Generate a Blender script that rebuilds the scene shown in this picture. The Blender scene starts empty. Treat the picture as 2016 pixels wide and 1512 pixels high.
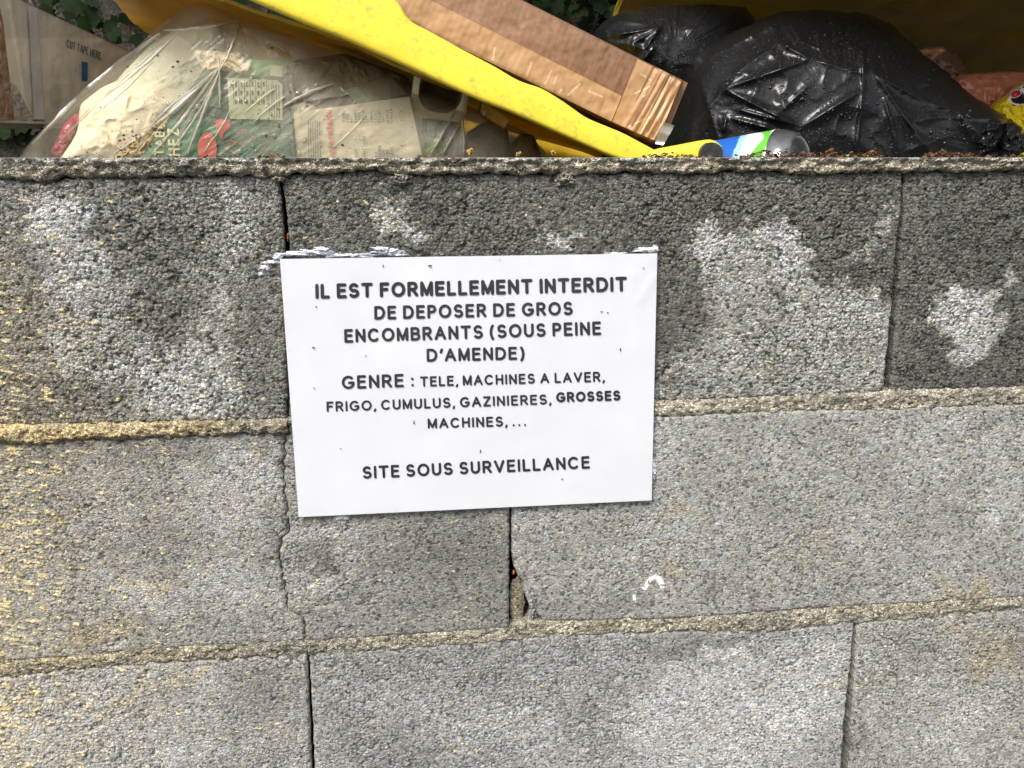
import bpy, math, random
import numpy as np
from mathutils import Vector
random.seed(7)
rng = np.random.default_rng(7)
SC = bpy.context.scene
COL = SC.collection

# ------------------------------------------------------------------ camera, sky, sun, exposure
PITCH, YAW, FPX = math.radians(14.02), math.radians(7.75), 1798.0
TOP = 1.30                                   # height of the top of the wall
CAM = np.array([0.0, -0.738, TOP + 0.0015])
cam_d = bpy.data.cameras.new('camera'); cam = bpy.data.objects.new('camera', cam_d); COL.objects.link(cam)
cam.location = CAM; cam.rotation_euler = (math.pi/2 - PITCH, 0, -YAW)
cam_d.sensor_width = 36; cam_d.lens = FPX/2016*36; cam_d.clip_start = .01; cam_d.clip_end = 500
SC.camera = cam
SUN_EL, SUN_AZ = math.radians(50), math.radians(212)     # azimuth clockwise from +Y
world = bpy.data.worlds.new('World'); SC.world = world; world.use_nodes = True
wn = world.node_tree.nodes; wl = world.node_tree.links
sky = wn.new('ShaderNodeTexSky'); sky.sky_type = 'NISHITA'; sky.sun_disc = False
sky.sun_elevation = SUN_EL; sky.sun_rotation = SUN_AZ; sky.dust_density = 3.0; sky.air_density = 1.0; sky.ozone_density = .4
hs = wn.new('ShaderNodeHueSaturation'); hs.inputs['Saturation'].default_value = .45     # thin white overcast
wl.new(sky.outputs[0], hs.inputs['Color']); wl.new(hs.outputs[0], wn['Background'].inputs[0]); wn['Background'].inputs[1].default_value = .085
sd = bpy.data.lights.new('sun', 'SUN'); sd.energy = 2.3; sd.angle = math.radians(24); sd.color = (1, .95, .87)
sun = bpy.data.objects.new('sun', sd); COL.objects.link(sun); sun.location = (0, -2, 5)
sdir = Vector((math.sin(SUN_AZ)*math.cos(SUN_EL), math.cos(SUN_AZ)*math.cos(SUN_EL), math.sin(SUN_EL)))
sun.rotation_euler = (-sdir).to_track_quat('-Z', 'Y').to_euler()
SC.view_settings.view_transform = 'Standard'; SC.view_settings.look = 'None'
SC.view_settings.gamma = 1; SC.view_settings.use_curve_mapping = False
SC.view_settings.exposure = 1.22
SC.cycles.max_bounces = 8; SC.cycles.transparent_max_bounces = 16; SC.cycles.use_denoising = True

# ------------------------------------------------------------------ measuring helper: where a sighted point lies on the vertical plane y = Y
cp, sp, cy_, sy_ = math.cos(PITCH), math.sin(PITCH), math.cos(YAW), math.sin(YAW)
Fw = np.array([cp*sy_, cp*cy_, -sp]); Rt = np.array([cy_, -sy_, 0]); Up = np.cross(Rt, Fw)
def W(px, py, Y=0.0):
    px = np.asarray(px, float); py = np.asarray(py, float); Y = np.broadcast_to(np.asarray(Y, float), np.broadcast(px, py).shape)
    a = (px-1008)/FPX; b = (756-py)/FPX
    d = Fw + a[..., None]*Rt + b[..., None]*Up
    t = (Y-CAM[1])/d[..., 1]
    return CAM + t[..., None]*d
def PX(P):
    v = P-CAM; z = v@Fw
    return 1008+FPX*(v@Rt)/z, 756-FPX*(v@Up)/z

# ------------------------------------------------------------------ numpy noise
def _h(ix, iy, s):
    n = (ix.astype(np.int64)*374761393 + iy.astype(np.int64)*668265263 + s*1442695041) & 0xffffffff
    n = ((n ^ (n >> 13))*1274126177) & 0xffffffff
    n = ((n ^ (n >> 16))*2246822519) & 0xffffffff
    return ((n ^ (n >> 15)) & 0xffffff)/float(0xffffff)
def perlin(x, y, s=0):
    ix = np.floor(x); iy = np.floor(y); fx = x-ix; fy = y-iy
    u = fx*fx*fx*(fx*(fx*6-15)+10); v = fy*fy*fy*(fy*(fy*6-15)+10)
    def g(dx, dy):
        a = _h(ix+dx, iy+dy, s)*2*np.pi
        return np.cos(a)*(fx-dx)+np.sin(a)*(fy-dy)
    return (g(0,0)*(1-u)*(1-v)+g(1,0)*u*(1-v)+g(0,1)*(1-u)*v+g(1,1)*u*v)*1.5
def fbm(x, y, o=4, s=0, g=.5):
    r = 0; a = 1
    for i in range(o):
        r = r+a*perlin(x*2**i, y*2**i, s+i*17); a *= g
    return r
def worley(x, y, s=0):
    ix = np.floor(x); iy = np.floor(y)
    f1 = np.full(x.shape, 9.); f2 = np.full(x.shape, 9.); cid = np.zeros(x.shape)
    for dx in (-1, 0, 1):
        for dy in (-1, 0, 1):
            cx = ix+dx; cyy = iy+dy
            qx = cx+.1+.8*_h(cx, cyy, s+1); qy = cyy+.1+.8*_h(cx, cyy, s+2)
            d = np.hypot(qx-x, qy-y); m = d < f1
            f2 = np.where(m, f1, np.minimum(f2, d)); f1 = np.where(m, d, f1)
            cid = np.where(m, _h(cx, cyy, s+3), cid)
    return f1, f2, cid
def sstep(a, b, x):
    t = np.clip((x-a)/(b-a), 0, 1); return t*t*(3-2*t)
def segdist(px, py, x0, y0, x1, y1):
    dx, dy = x1-x0, y1-y0; L = dx*dx+dy*dy
    t = np.clip(((px-x0)*dx+(py-y0)*dy)/L, 0, 1)
    return np.hypot(px-x0-t*dx, py-y0-t*dy), t

# ------------------------------------------------------------------ objects
def link(o, parent=None):
    COL.objects.link(o)
    if parent is not None: o.parent = parent
    return o
def tag(o, label=None, cat=None, group=None, kind=None):
    for k, v in (('label', label), ('category', cat), ('group', group), ('kind', kind)):
        if v: o[k] = v
    return o
def thing(name, label, cat, loc, group=None):
    o = bpy.data.objects.new(name, None); o.empty_display_size = .05; o.location = loc
    return tag(link(o), label, cat, group)
def mesh(name, V, F, mat, parent=None, col=None, smooth=True, uv=None):
    V = np.asarray(V, float).reshape(-1, 3)
    if parent is not None: V = V-np.array(parent_loc(parent))
    me = bpy.data.meshes.new(name)
    if isinstance(F, np.ndarray):
        n = len(F); k = F.shape[1]
        me.vertices.add(len(V)); me.vertices.foreach_set('co', V.ravel())
        me.loops.add(n*k); me.loops.foreach_set('vertex_index', F.ravel().astype(np.int32))
        me.polygons.add(n); me.polygons.foreach_set('loop_start', np.arange(0, n*k, k, dtype=np.int32))
        me.update(calc_edges=True)
    else:
        me.from_pydata(V.tolist(), [], [list(map(int, f)) for f in F]); me.update()
    me.polygons.foreach_set('use_smooth', np.full(len(me.polygons), smooth))
    if col is not None:
        c = np.ones((len(V), 4)); c[:, :3] = np.clip(col.reshape(-1, 3), 0, 1)
        at = me.color_attributes.new('Col', 'FLOAT_COLOR', 'POINT'); at.data.foreach_set('color', c.ravel())
    if mat: me.materials.append(mat)
    me.validate()
    return link(bpy.data.objects.new(name, me), parent)
def parent_loc(o):
    p = np.array(o.location)
    while o.parent is not None: o = o.parent; p = p+np.array(o.location)
    return p
def gridfaces(n, m, wrap_n=False, wrap_m=False, off=0, flip=False):
    i = np.arange(n if wrap_n else n-1); j = np.arange(m if wrap_m else m-1)
    I, J = np.meshgrid(i, j, indexing='ij'); I2 = (I+1) % n; J2 = (J+1) % m
    f = np.stack([I*m+J, I2*m+J, I2*m+J2, I*m+J2], -1).reshape(-1, 4)+off
    return f[:, ::-1].copy() if flip else f
def border(n, m):
    a = [(i, 0) for i in range(n)]+[(n-1, j) for j in range(1, m)]+[(i, m-1) for i in range(n-2, -1, -1)]+[(0, j) for j in range(m-2, 0, -1)]
    return np.array([i*m+j for i, j in a])
def slab(name, P, back, mat, parent=None, col=None, smooth=True, backcol=None, step=1):
    """grid of points P (n,m,3) as front face, with sides and a back shifted by the vector back"""
    n, m = P.shape[:2]; V = P.reshape(-1, 3); b = border(n, m)
    back = np.asarray(back, float)
    N0 = len(V); V = np.concatenate([V, V[b]]); B = V[b]+back; N = len(V); K = len(b)
    F = [gridfaces(n, m)]
    k = np.arange(K); k2 = (k+1) % K
    F.append(np.stack([N0+k, N+k, N+k2, N0+k2], -1))
    cen = B.mean(0)[None]; 
    F = np.concatenate(F)
    fan = np.stack([N+k, np.full(K, N+K), np.full(K, N+K), N+k2], -1)
    tri = [(int(N+a), int(N+K), int(N+c)) for a, c in zip(k, k2)]
    V2 = np.concatenate([V, B, cen])
    c2 = None
    if col is not None:
        C = col.reshape(-1, 3); c2 = np.concatenate([C, C[b], C[b], C.mean(0)[None]])
    if np.linalg.norm(back) < .012:          # thin sheet: a back that follows the front
        C2 = None if col is None else np.concatenate([col.reshape(-1, 3)]*2+[col.reshape(-1, 3)[b]]*2)
        G = V[:N0]+back; V2 = np.concatenate([V[:N0], G, V[b], G[b]])
        FF = np.concatenate([gridfaces(n, m), gridfaces(n, m, off=N0, flip=True), np.stack([2*N0+k, 2*N0+K+k, 2*N0+K+k2, 2*N0+k2], -1)])
        return mesh(name, V2, FF, mat, parent, C2, smooth)
    # write quads plus fan triangles through one loop array
    if parent is not None: V2 = V2-parent_loc(parent)
    me = bpy.data.meshes.new(name)
    T = np.array(tri)
    me.vertices.add(len(V2)); me.vertices.foreach_set('co', V2.ravel())
    me.loops.add(len(F)*4+len(T)*3); me.loops.foreach_set('vertex_index', np.concatenate([F.ravel(), T.ravel()]).astype(np.int32))
    me.polygons.add(len(F)+len(T))
    me.polygons.foreach_set('loop_start', np.concatenate([np.arange(len(F))*4, len(F)*4+np.arange(len(T))*3]).astype(np.int32))
    me.update(calc_edges=True)
    me.polygons.foreach_set('use_smooth', np.full(len(me.polygons), smooth))
    if c2 is not None:
        c = np.ones((len(V2), 4)); c[:, :3] = np.clip(c2, 0, 1)
        at = me.color_attributes.new('Col', 'FLOAT_COLOR', 'POINT'); at.data.foreach_set('color', c.ravel())
    me.materials.append(mat); me.validate()
    return link(bpy.data.objects.new(name, me), parent)

# ------------------------------------------------------------------ materials
def mat(name, base=(.5,.5,.5), rough=.6, spec=.5, attr=False, nscale=60, var=.15, bump=0, bscale=200, coat=0,
        trans=0, transcol=None, rvar=0, dirt=None, dirt_scale=9, dirt_amt=.5, metal=0, stretch=(1,1,1), bdist=.002):
    m = bpy.data.materials.new(name); m.use_nodes = True
    N = m.node_tree.nodes; L = m.node_tree.links; b = N['Principled BSDF']
    tc = N.new('ShaderNodeTexCoord'); mp = N.new('ShaderNodeMapping'); L.new(tc.outputs['Object'], mp.inputs[0]); mp.inputs['Scale'].default_value = stretch
    nz = N.new('ShaderNodeTexNoise'); nz.inputs['Scale'].default_value = nscale; nz.inputs['Detail'].default_value = 6; L.new(mp.outputs[0], nz.inputs[0])
    mr = N.new('ShaderNodeMapRange'); mr.inputs[1].default_value = .3; mr.inputs[2].default_value = .7; mr.inputs[3].default_value = 1-var; mr.inputs[4].default_value = 1+var
    L.new(nz.outputs[0], mr.inputs[0])
    if attr:
        at = N.new('ShaderNodeAttribute'); at.attribute_name = 'Col'; src = at.outputs['Color']
    else:
        rg = N.new('ShaderNodeRGB'); rg.outputs[0].default_value = (*base, 1); src = rg.outputs[0]
    sc_ = N.new('ShaderNodeVectorMath'); sc_.operation = 'SCALE'; L.new(src, sc_.inputs[0]); L.new(mr.outputs[0], sc_.inputs['Scale'])
    out = sc_.outputs[0]
    if dirt:
        n2 = N.new('ShaderNodeTexNoise'); n2.inputs['Scale'].default_value = dirt_scale; n2.inputs['Detail'].default_value = 8; n2.inputs['Roughness'].default_value = .7; L.new(tc.outputs['Object'], n2.inputs[0])
        r2 = N.new('ShaderNodeMapRange'); r2.inputs[1].default_value = .52; r2.inputs[2].default_value = .72; r2.inputs[3].default_value = 0; r2.inputs[4].default_value = dirt_amt
        L.new(n2.outputs[0], r2.inputs[0]); mx = N.new('ShaderNodeMix'); mx.data_type = 'RGBA'
        L.new(r2.outputs[0], mx.inputs[0]); L.new(out, mx.inputs[6]); mx.inputs[7].default_value = (*dirt, 1); out = mx.outputs[2]
    L.new(out, b.inputs['Base Color'])
    b.inputs['Roughness'].default_value = rough; b.inputs['Specular IOR Level'].default_value = spec; b.inputs['Metallic'].default_value = metal
    b.inputs['Coat Weight'].default_value = coat; b.inputs['Coat Roughness'].default_value = .15
    if rvar:
        m3 = N.new('ShaderNodeMapRange'); m3.inputs[3].default_value = rough-rvar; m3.inputs[4].default_value = rough+rvar; L.new(nz.outputs[0], m3.inputs[0]); L.new(m3.outputs[0], b.inputs['Roughness'])
    if bump:
        n4 = N.new('ShaderNodeTexNoise'); n4.inputs['Scale'].default_value = bscale; n4.inputs['Detail'].default_value = 5; L.new(mp.outputs[0], n4.inputs[0])
        bp = N.new('ShaderNodeBump'); bp.inputs['Strength'].default_value = bump; bp.inputs['Distance'].default_value = bdist; L.new(n4.outputs[0], bp.inputs['Height']); L.new(bp.outputs[0], b.inputs['Normal'])
    if trans:
        o = N['Material Output']; tr = N.new('ShaderNodeBsdfTranslucent'); ms = N.new('ShaderNodeMixShader'); ms.inputs[0].default_value = trans
        if transcol: tr.inputs[0].default_value = (*transcol, 1)
        else: L.new(out, tr.inputs[0])
        L.new(b.outputs[0], ms.inputs[1]); L.new(tr.outputs[0], ms.inputs[2]); L.new(ms.outputs[0], o.inputs[0])
    return m
def film_mat(name, tint, clear, milk, milkcol, rough=.15, gloss=.25, drops=True, dscale=160):
    m = bpy.data.materials.new(name); m.use_nodes = True
    N = m.node_tree.nodes; L = m.node_tree.links; N.remove(N['Principled BSDF']); o = N['Material Output']
    tc = N.new('ShaderNodeTexCoord')
    t = N.new('ShaderNodeBsdfTransparent'); t.inputs[0].default_value = (*tint, 1)
    d = N.new('ShaderNodeBsdfDiffuse'); d.inputs[0].default_value = (*milkcol, 1)
    tl = N.new('ShaderNodeBsdfTranslucent'); tl.inputs[0].default_value = (*milkcol, 1)
    dm = N.new('ShaderNodeMixShader'); dm.inputs[0].default_value = .4; L.new(d.outputs[0], dm.inputs[1]); L.new(tl.outputs[0], dm.inputs[2])
    g = N.new('ShaderNodeBsdfGlossy'); g.inputs['Roughness'].default_value = rough
    a = N.new('ShaderNodeMixShader')
    nz = N.new('ShaderNodeTexNoise'); nz.inputs['Scale'].default_value = 14; nz.inputs['Detail'].default_value = 7; L.new(tc.outputs['Object'], nz.inputs[0])
    mr = N.new('ShaderNodeMapRange'); mr.inputs[1].default_value = .35; mr.inputs[2].default_value = .68; mr.inputs[3].default_value = milk*.45; mr.inputs[4].default_value = min(1, milk*1.7); L.new(nz.outputs[0], mr.inputs[0])
    L.new(mr.outputs[0], a.inputs[0]); L.new(t.outputs[0], a.inputs[1]); L.new(dm.outputs[0], a.inputs[2])
    fr = N.new('ShaderNodeFresnel'); fr.inputs[0].default_value = 1.45
    mu = N.new('ShaderNodeMath'); mu.operation = 'MULTIPLY'; mu.inputs[1].default_value = gloss*4; L.new(fr.outputs[0], mu.inputs[0])
    b = N.new('ShaderNodeMixShader'); L.new(mu.outputs[0], b.inputs[0]); L.new(a.outputs[0], b.inputs[1]); L.new(g.outputs[0], b.inputs[2])
    if drops:
        v = N.new('ShaderNodeTexVoronoi'); v.inputs['Scale'].default_value = dscale; L.new(tc.outputs['Object'], v.inputs[0])
        r = N.new('ShaderNodeMapRange'); r.inputs[1].default_value = .14; r.inputs[2].default_value = .2; r.inputs[3].default_value = 1; r.inputs[4].default_value = 0; L.new(v.outputs[0], r.inputs[0])
        bp = N.new('ShaderNodeBump'); bp.inputs['Strength'].default_value = .45; bp.inputs['Distance'].default_value = .0008; L.new(r.outputs[0], bp.inputs['Height'])
        for q in (g, fr, d): L.new(bp.outputs[0], q.inputs['Normal'])
    L.new(b.outputs[0], o.inputs[0])
    return m
def bag_mat(name):
    m = mat(name, (.008,.008,.0085), .30, .42, nscale=7, var=.3, rvar=.1)
    N = m.node_tree.nodes; L = m.node_tree.links; b = N['Principled BSDF']; tc = N.new('ShaderNodeTexCoord')
    hs = []
    for sc_, a0, a1, wt in ((210, .16, .26, 1.0), (420, .12, .24, .5)):
        v = N.new('ShaderNodeTexVoronoi'); v.inputs['Scale'].default_value = sc_; L.new(tc.outputs['Object'], v.inputs[0])
        r = N.new('ShaderNodeMapRange'); r.inputs[1].default_value = a0; r.inputs[2].default_value = a1; r.inputs[3].default_value = wt; r.inputs[4].default_value = 0; L.new(v.outputs[0], r.inputs[0]); hs.append(r)
    n = N.new('ShaderNodeTexNoise'); n.inputs['Scale'].default_value = 26; n.inputs['Detail'].default_value = 4; n.inputs['Distortion'].default_value = 1.2; L.new(tc.outputs['Object'], n.inputs[0])
    ad = N.new('ShaderNodeMath'); L.new(hs[0].outputs[0], ad.inputs[0]); L.new(hs[1].outputs[0], ad.inputs[1])
    ml = N.new('ShaderNodeMath'); ml.operation = 'MULTIPLY_ADD'; ml.inputs[1].default_value = 2.2; L.new(n.outputs[0], ml.inputs[0]); L.new(ad.outputs[0], ml.inputs[2])
    bp = N.new('ShaderNodeBump'); bp.inputs['Strength'].default_value = .55; bp.inputs['Distance'].default_value = .0012; L.new(ml.outputs[0], bp.inputs['Height']); L.new(bp.outputs[0], b.inputs['Normal'])
    # specks of pale grit
    v = N.new('ShaderNodeTexVoronoi'); v.inputs['Scale'].default_value = 130; L.new(tc.outputs['Object'], v.inputs[0])
    r = N.new('ShaderNodeMapRange'); r.inputs[1].default_value = .05; r.inputs[2].default_value = .07; r.inputs[3].default_value = 1; r.inputs[4].default_value = 0; L.new(v.outputs[0], r.inputs[0])
    mx = N.new('ShaderNodeMix'); mx.data_type = 'RGBA'; old = b.inputs['Base Color'].links[0].from_socket
    L.new(r.outputs[0], mx.inputs[0]); L.new(old, mx.inputs[6]); mx.inputs[7].default_value = (.25,.24,.2,1); L.new(mx.outputs[2], b.inputs['Base Color'])
    return m

M = {}
def grit_mat(name, cell, tone, darkamt, bd, spec=.15):
    m = mat(name, attr=True, rough=.95, spec=spec, nscale=1100, var=.2)
    N = m.node_tree.nodes; L = m.node_tree.links; b = N['Principled BSDF']; tc = N.new('ShaderNodeTexCoord')
    wn_ = N.new('ShaderNodeTexNoise'); wn_.inputs['Scale'].default_value = 420; L.new(tc.outputs['Object'], wn_.inputs[0])
    va = N.new('ShaderNodeVectorMath'); va.operation = 'SCALE'; va.inputs['Scale'].default_value = .0022; L.new(wn_.outputs['Color'], va.inputs[0])
    vb = N.new('ShaderNodeVectorMath'); L.new(tc.outputs['Object'], vb.inputs[0]); L.new(va.outputs[0], vb.inputs[1])
    mp = N.new('ShaderNodeMapping'); mp.inputs['Scale'].default_value = (1, 1, 1.25); L.new(vb.outputs[0], mp.inputs[0])
    v = N.new('ShaderNodeTexVoronoi'); v.inputs['Scale'].default_value = 1/cell; L.new(mp.outputs[0], v.inputs[0])
    ve = N.new('ShaderNodeTexVoronoi'); ve.feature = 'DISTANCE_TO_EDGE'; ve.inputs['Scale'].default_value = 1/cell; L.new(mp.outputs[0], ve.inputs[0])
    sp_ = N.new('ShaderNodeSeparateColor'); L.new(v.outputs['Color'], sp_.inputs[0])
    t = N.new('ShaderNodeMapRange'); t.inputs[3].default_value = 1-tone; t.inputs[4].default_value = 1+tone; L.new(sp_.outputs[0], t.inputs[0])
    dk = N.new('ShaderNodeMapRange'); dk.inputs[1].default_value = .10; dk.inputs[2].default_value = .16; dk.inputs[3].default_value = 1-darkamt; dk.inputs[4].default_value = 1; L.new(sp_.outputs[1], dk.inputs[0])
    mu = N.new('ShaderNodeMath'); mu.operation = 'MULTIPLY'; L.new(t.outputs[0], mu.inputs[0]); L.new(dk.outputs[0], mu.inputs[1])
    old = b.inputs['Base Color'].links[0].from_socket
    sc2 = N.new('ShaderNodeVectorMath'); sc2.operation = 'SCALE'; L.new(old, sc2.inputs[0]); L.new(mu.outputs[0], sc2.inputs['Scale']); L.new(sc2.outputs[0], b.inputs['Base Color'])
    e = N.new('ShaderNodeMapRange'); e.inputs[2].default_value = .22; L.new(ve.outputs[0], e.inputs[0])
    a1 = N.new('ShaderNodeMath'); a1.operation = 'MULTIPLY_ADD'; a1.inputs[1].default_value = .6; L.new(sp_.outputs[2], a1.inputs[0]); L.new(e.outputs[0], a1.inputs[2])
    n2 = N.new('ShaderNodeTexNoise'); n2.inputs['Scale'].default_value = 1600; L.new(tc.outputs['Object'], n2.inputs[0])
    a2 = N.new('ShaderNodeMath'); a2.operation = 'MULTIPLY_ADD'; a2.inputs[1].default_value = .5; L.new(n2.outputs[0], a2.inputs[0]); L.new(a1.outputs[0], a2.inputs[2])
    bp = N.new('ShaderNodeBump'); bp.inputs['Strength'].default_value = 1; bp.inputs['Distance'].default_value = bd; L.new(a2.outputs[0], bp.inputs['Height']); L.new(bp.outputs[0], b.inputs['Normal'])
    return m
M['block'] = grit_mat('concrete', .0027, .32, .72, .0008)
M['fine_block'] = grit_mat('fine_concrete', .0024, .24, .62, .0006)
M['mortar'] = grit_mat('mortar', .0027, .36, .6, .0013)
M['coarse'] = mat('concrete_plain', (.24,.235,.22), rough=.95, spec=.2, nscale=260, var=.45, bump=1, bscale=350, bdist=.003)
M['paper'] = mat('white_paper', (.70,.715,.745), .5, .4, nscale=25, var=.015, dirt=(.60,.61,.60), dirt_scale=9, dirt_amt=.45, bump=.15, bscale=18, bdist=.002)
M['ink'] = mat('black_ink', (.022,.020,.024), .5, .4, nscale=300, var=.2)
M['glue'] = mat('silicone', (.58,.62,.68), .35, .5, nscale=200, var=.2, bump=.6, bscale=320, bdist=.0015)
M['film'] = film_mat('laminate', (.97,.97,.975), 1, .01, (.7,.72,.75), .3, .04, drops=False)
M['yellow'] = mat('yellow_plastic', (.72,.58,.045), .38, .45, nscale=30, var=.07, dirt=(.22,.18,.08), dirt_scale=120, dirt_amt=.6, bump=.2, bscale=60)
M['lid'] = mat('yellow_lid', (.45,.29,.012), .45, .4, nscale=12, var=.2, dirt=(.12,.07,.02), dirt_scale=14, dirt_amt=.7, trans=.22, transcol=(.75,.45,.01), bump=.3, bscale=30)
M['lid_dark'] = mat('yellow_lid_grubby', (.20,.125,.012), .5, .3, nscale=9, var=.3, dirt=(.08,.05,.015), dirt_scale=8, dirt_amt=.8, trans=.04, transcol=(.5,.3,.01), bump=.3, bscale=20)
M['body'] = mat('bin_body', (.05,.055,.06), .5, .4, nscale=20, var=.2)
M['cap'] = mat('black_rubber', (.03,.03,.032), .45, .4, nscale=60, var=.5, dirt=(.14,.14,.14), dirt_scale=60, dirt_amt=.5, bump=.4, bscale=120)
M['card'] = mat('cardboard', attr=True, rough=.75, spec=.3, nscale=180, var=.10, bump=.25, bscale=260, bdist=.0006)
M['tape'] = mat('packing_tape', attr=True, rough=.5, spec=.35, nscale=90, var=.06, bump=.3, bscale=90, bdist=.0008)
M['white'] = mat('white_cardboard', attr=True, rough=.6, spec=.3, nscale=120, var=.05, bump=.15, bscale=60, bdist=.001)
M['print'] = mat('printed_card', attr=True, rough=.45, spec=.4, nscale=60, var=.05)
M['bluegrey_ink'] = mat('grey_ink', (.10,.13,.14), .6, .3, nscale=260, var=.3)
M['blue_ink'] = mat('blue_ink', (.05,.16,.28), .6, .3, nscale=60, var=.2)
M['cream_ink'] = mat('cream_ink', (.62,.58,.40), .5, .3, nscale=60, var=.1)
M['red_ink'] = mat('red_ink', (.60,.07,.06), .5, .3, nscale=60, var=.1)
M['dark_ink'] = mat('dark_green_ink', (.02,.05,.045), .5, .3, nscale=60, var=.1)
M['clear'] = film_mat('clear_bag', (.97,.94,.85), 1, .17, (.84,.78,.62), .27, .12, dscale=120)
M['black'] = bag_mat('black_bag')
M['tray'] = mat('tray_plastic', (.50,.44,.27), .4, .4, nscale=40, var=.1)
M['hollow'] = mat('tray_hollow', (.22,.17,.07), .5, .3, nscale=40, var=.2)
M['orange'] = mat('orange_card', (.62,.30,.03), .5, .3, nscale=40, var=.15)
M['greenp'] = mat('pale_green', (.30,.48,.30), .45, .4, nscale=40, var=.1)
M['darkgreen'] = mat('green_wrap', attr=True, rough=.3, spec=.5, nscale=60, var=.15, bump=.4, bscale=60)
M['pet'] = film_mat('clear_bottle', (.86,.90,.93), 1, .17, (.86,.91,.95), .08, .7, drops=False)
M['label'] = mat('bottle_label', attr=True, rough=.3, spec=.5, nscale=60, var=.04)
M['leaf'] = mat('ivy_leaf', (.015,.027,.010), .7, .08, nscale=6, var=.6)
M['render'] = mat('roughcast', (.22,.20,.16), .95, .1, nscale=160, var=.5, bump=1, bscale=150, bdist=.01)
M['litter'] = mat('dry_leaf', (.095,.048,.025), .8, .2, nscale=120, var=.7)
M['bud'] = mat('yellow_bud', (.32,.20,.05), .6, .3, nscale=200, var=.5)
M['sprig'] = mat('green_sprig', (.25,.42,.05), .6, .3, nscale=200, var=.3)
M['pack'] = mat('snack_bag', attr=True, rough=.3, spec=.5, nscale=40, var=.08, bump=.3, bscale=40)
M['ground'] = mat('asphalt', (.06,.06,.06), .95, .2, nscale=120, var=.4, bump=.8, bscale=300, bdist=.004)
M['rust'] = mat('rust_bit', (.25,.08,.03), .9, .1, nscale=300, var=.4)
M['brown_dirt'] = mat('dirt_speck', (.10,.06,.035), .9, .1, nscale=300, var=.5)

# ------------------------------------------------------------------ ground
g = 60.0
mesh('ground', [(-g,-g,0),(g,-g,0),(g,g,0),(-g,g,0)], [(0,1,2,3)], M['ground'], smooth=False)['kind'] = 'structure'

# ------------------------------------------------------------------ the block wall
def curve(pts, axis):
    """edge sighted on the face of the wall; axis 'z': x as a function of z, axis 'x': z as a function of x"""
    p = np.array(pts, float); w = W(p[:, 0], p[:, 1], 0.0)
    if axis == 'z': o = np.argsort(w[:, 2]); return lambda z: np.interp(z, w[o, 2], w[o, 0])
    o = np.argsort(w[:, 0]); return lambda x: np.interp(x, w[o, 0], w[o, 2])
# row edges (block bottoms and block tops, in photograph pixels)
capbot = [(-500,352),(0,351),(80,360),(150,350),(300,350),(450,347),(520,349),(557,350),(578,343),(635,344),(690,340),(739,335),(772,345),(804,345),(852,344),(891,346),(956,342),(1030,344),(1110,344),(1300,340),(1360,345),(1403,339),(1490,337),(1602,344),(1776,338),(1919,339),(2016,335),(2600,330)]
r1bot = [(-500,850),(0,838),(200,835),(300,832),(400,830),(500,828),(567,826),(1290,791),(1500,783),(1740,773),(1850,769),(2016,765),(2600,742)]
r2top = [(-500,895),(0,870),(60,876),(150,864),(250,865),(300,861),(350,857),(400,857),(560,851),(1290,820),(1330,820),(1450,812),(1600,806),(1740,805),(1900,798),(2016,795),(2600,770)]
r2bot = [(-500,1335),(0,1302),(100,1297),(235,1285),(386,1273),(541,1266),(700,1257),(900,1244),(1000,1238),(1070,1223),(1300,1219),(1441,1211),(1583,1199),(1850,1185),(2016,1175),(2600,1140)]
r3top = [(-500,1375),(0,1333),(100,1322),(160,1313),(300,1303),(450,1295),(600,1288),(700,1281),(900,1268),(1000,1258),(1112,1250),(1300,1243),(1441,1243),(1543,1240),(1664,1225),(1806,1217),(2016,1197),(2600,1165)]
Z = {k: curve(v, 'x') for k, v in dict(cap=capbot, b1=r1bot, t2=r2top, b2=r2bot, t3=r3top).items()}
z3b = TOP-.628
JA_l = [(547,300),(548,345),(556,420),(560,490),(563,600),(566,830)]
JA_r = [(550,300),(553,345),(565,420),(570,490),(571,600),(569,830)]
JB_l = [(1780,300),(1777,400),(1766,500),(1756,620),(1748,700),(1741,776)]
JB_r = [(1785,300),(1784,400),(1776,500),(1768,620),(1761,700),(1755,776)]
CR = [(572,840),(562,855),(562,890),(556,920),(560,960),(566,1010),(566,1025),(572,1040),(558,1060),(552,1075),(549,1100),(556,1125),(561,1160),(565,1195),(572,1205),(590,1212),(600,1225),(601,1250),(603,1280)]
JC_l = [(1004,840),(1004,1000),(1003,1100),(1003,1140),(1003,1240)]
JC_r = [(1008,840),(1008,1000),(1008,1090),(1012,1115),(1020,1133),(1030,1146),(1030,1165),(1038,1180),(1046,1200),(1062,1215),(1072,1225)]
JD_l = [(603,1270),(605,1290),(607,1350),(610,1420),(613,1512),(618,1700)]
JD_r = [(606,1270),(609,1290),(612,1350),(616,1420),(619,1512),(624,1700)]
JE_l = [(1684,1200),(1683,1225),(1679,1290),(1672,1350),(1664,1420),(1658,1512),(1648,1700)]
JE_r = [(1689,1200),(1689,1225),(1686,1290),(1683,1350),(1678,1420),(1673,1512),(1657,1700)]

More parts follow.
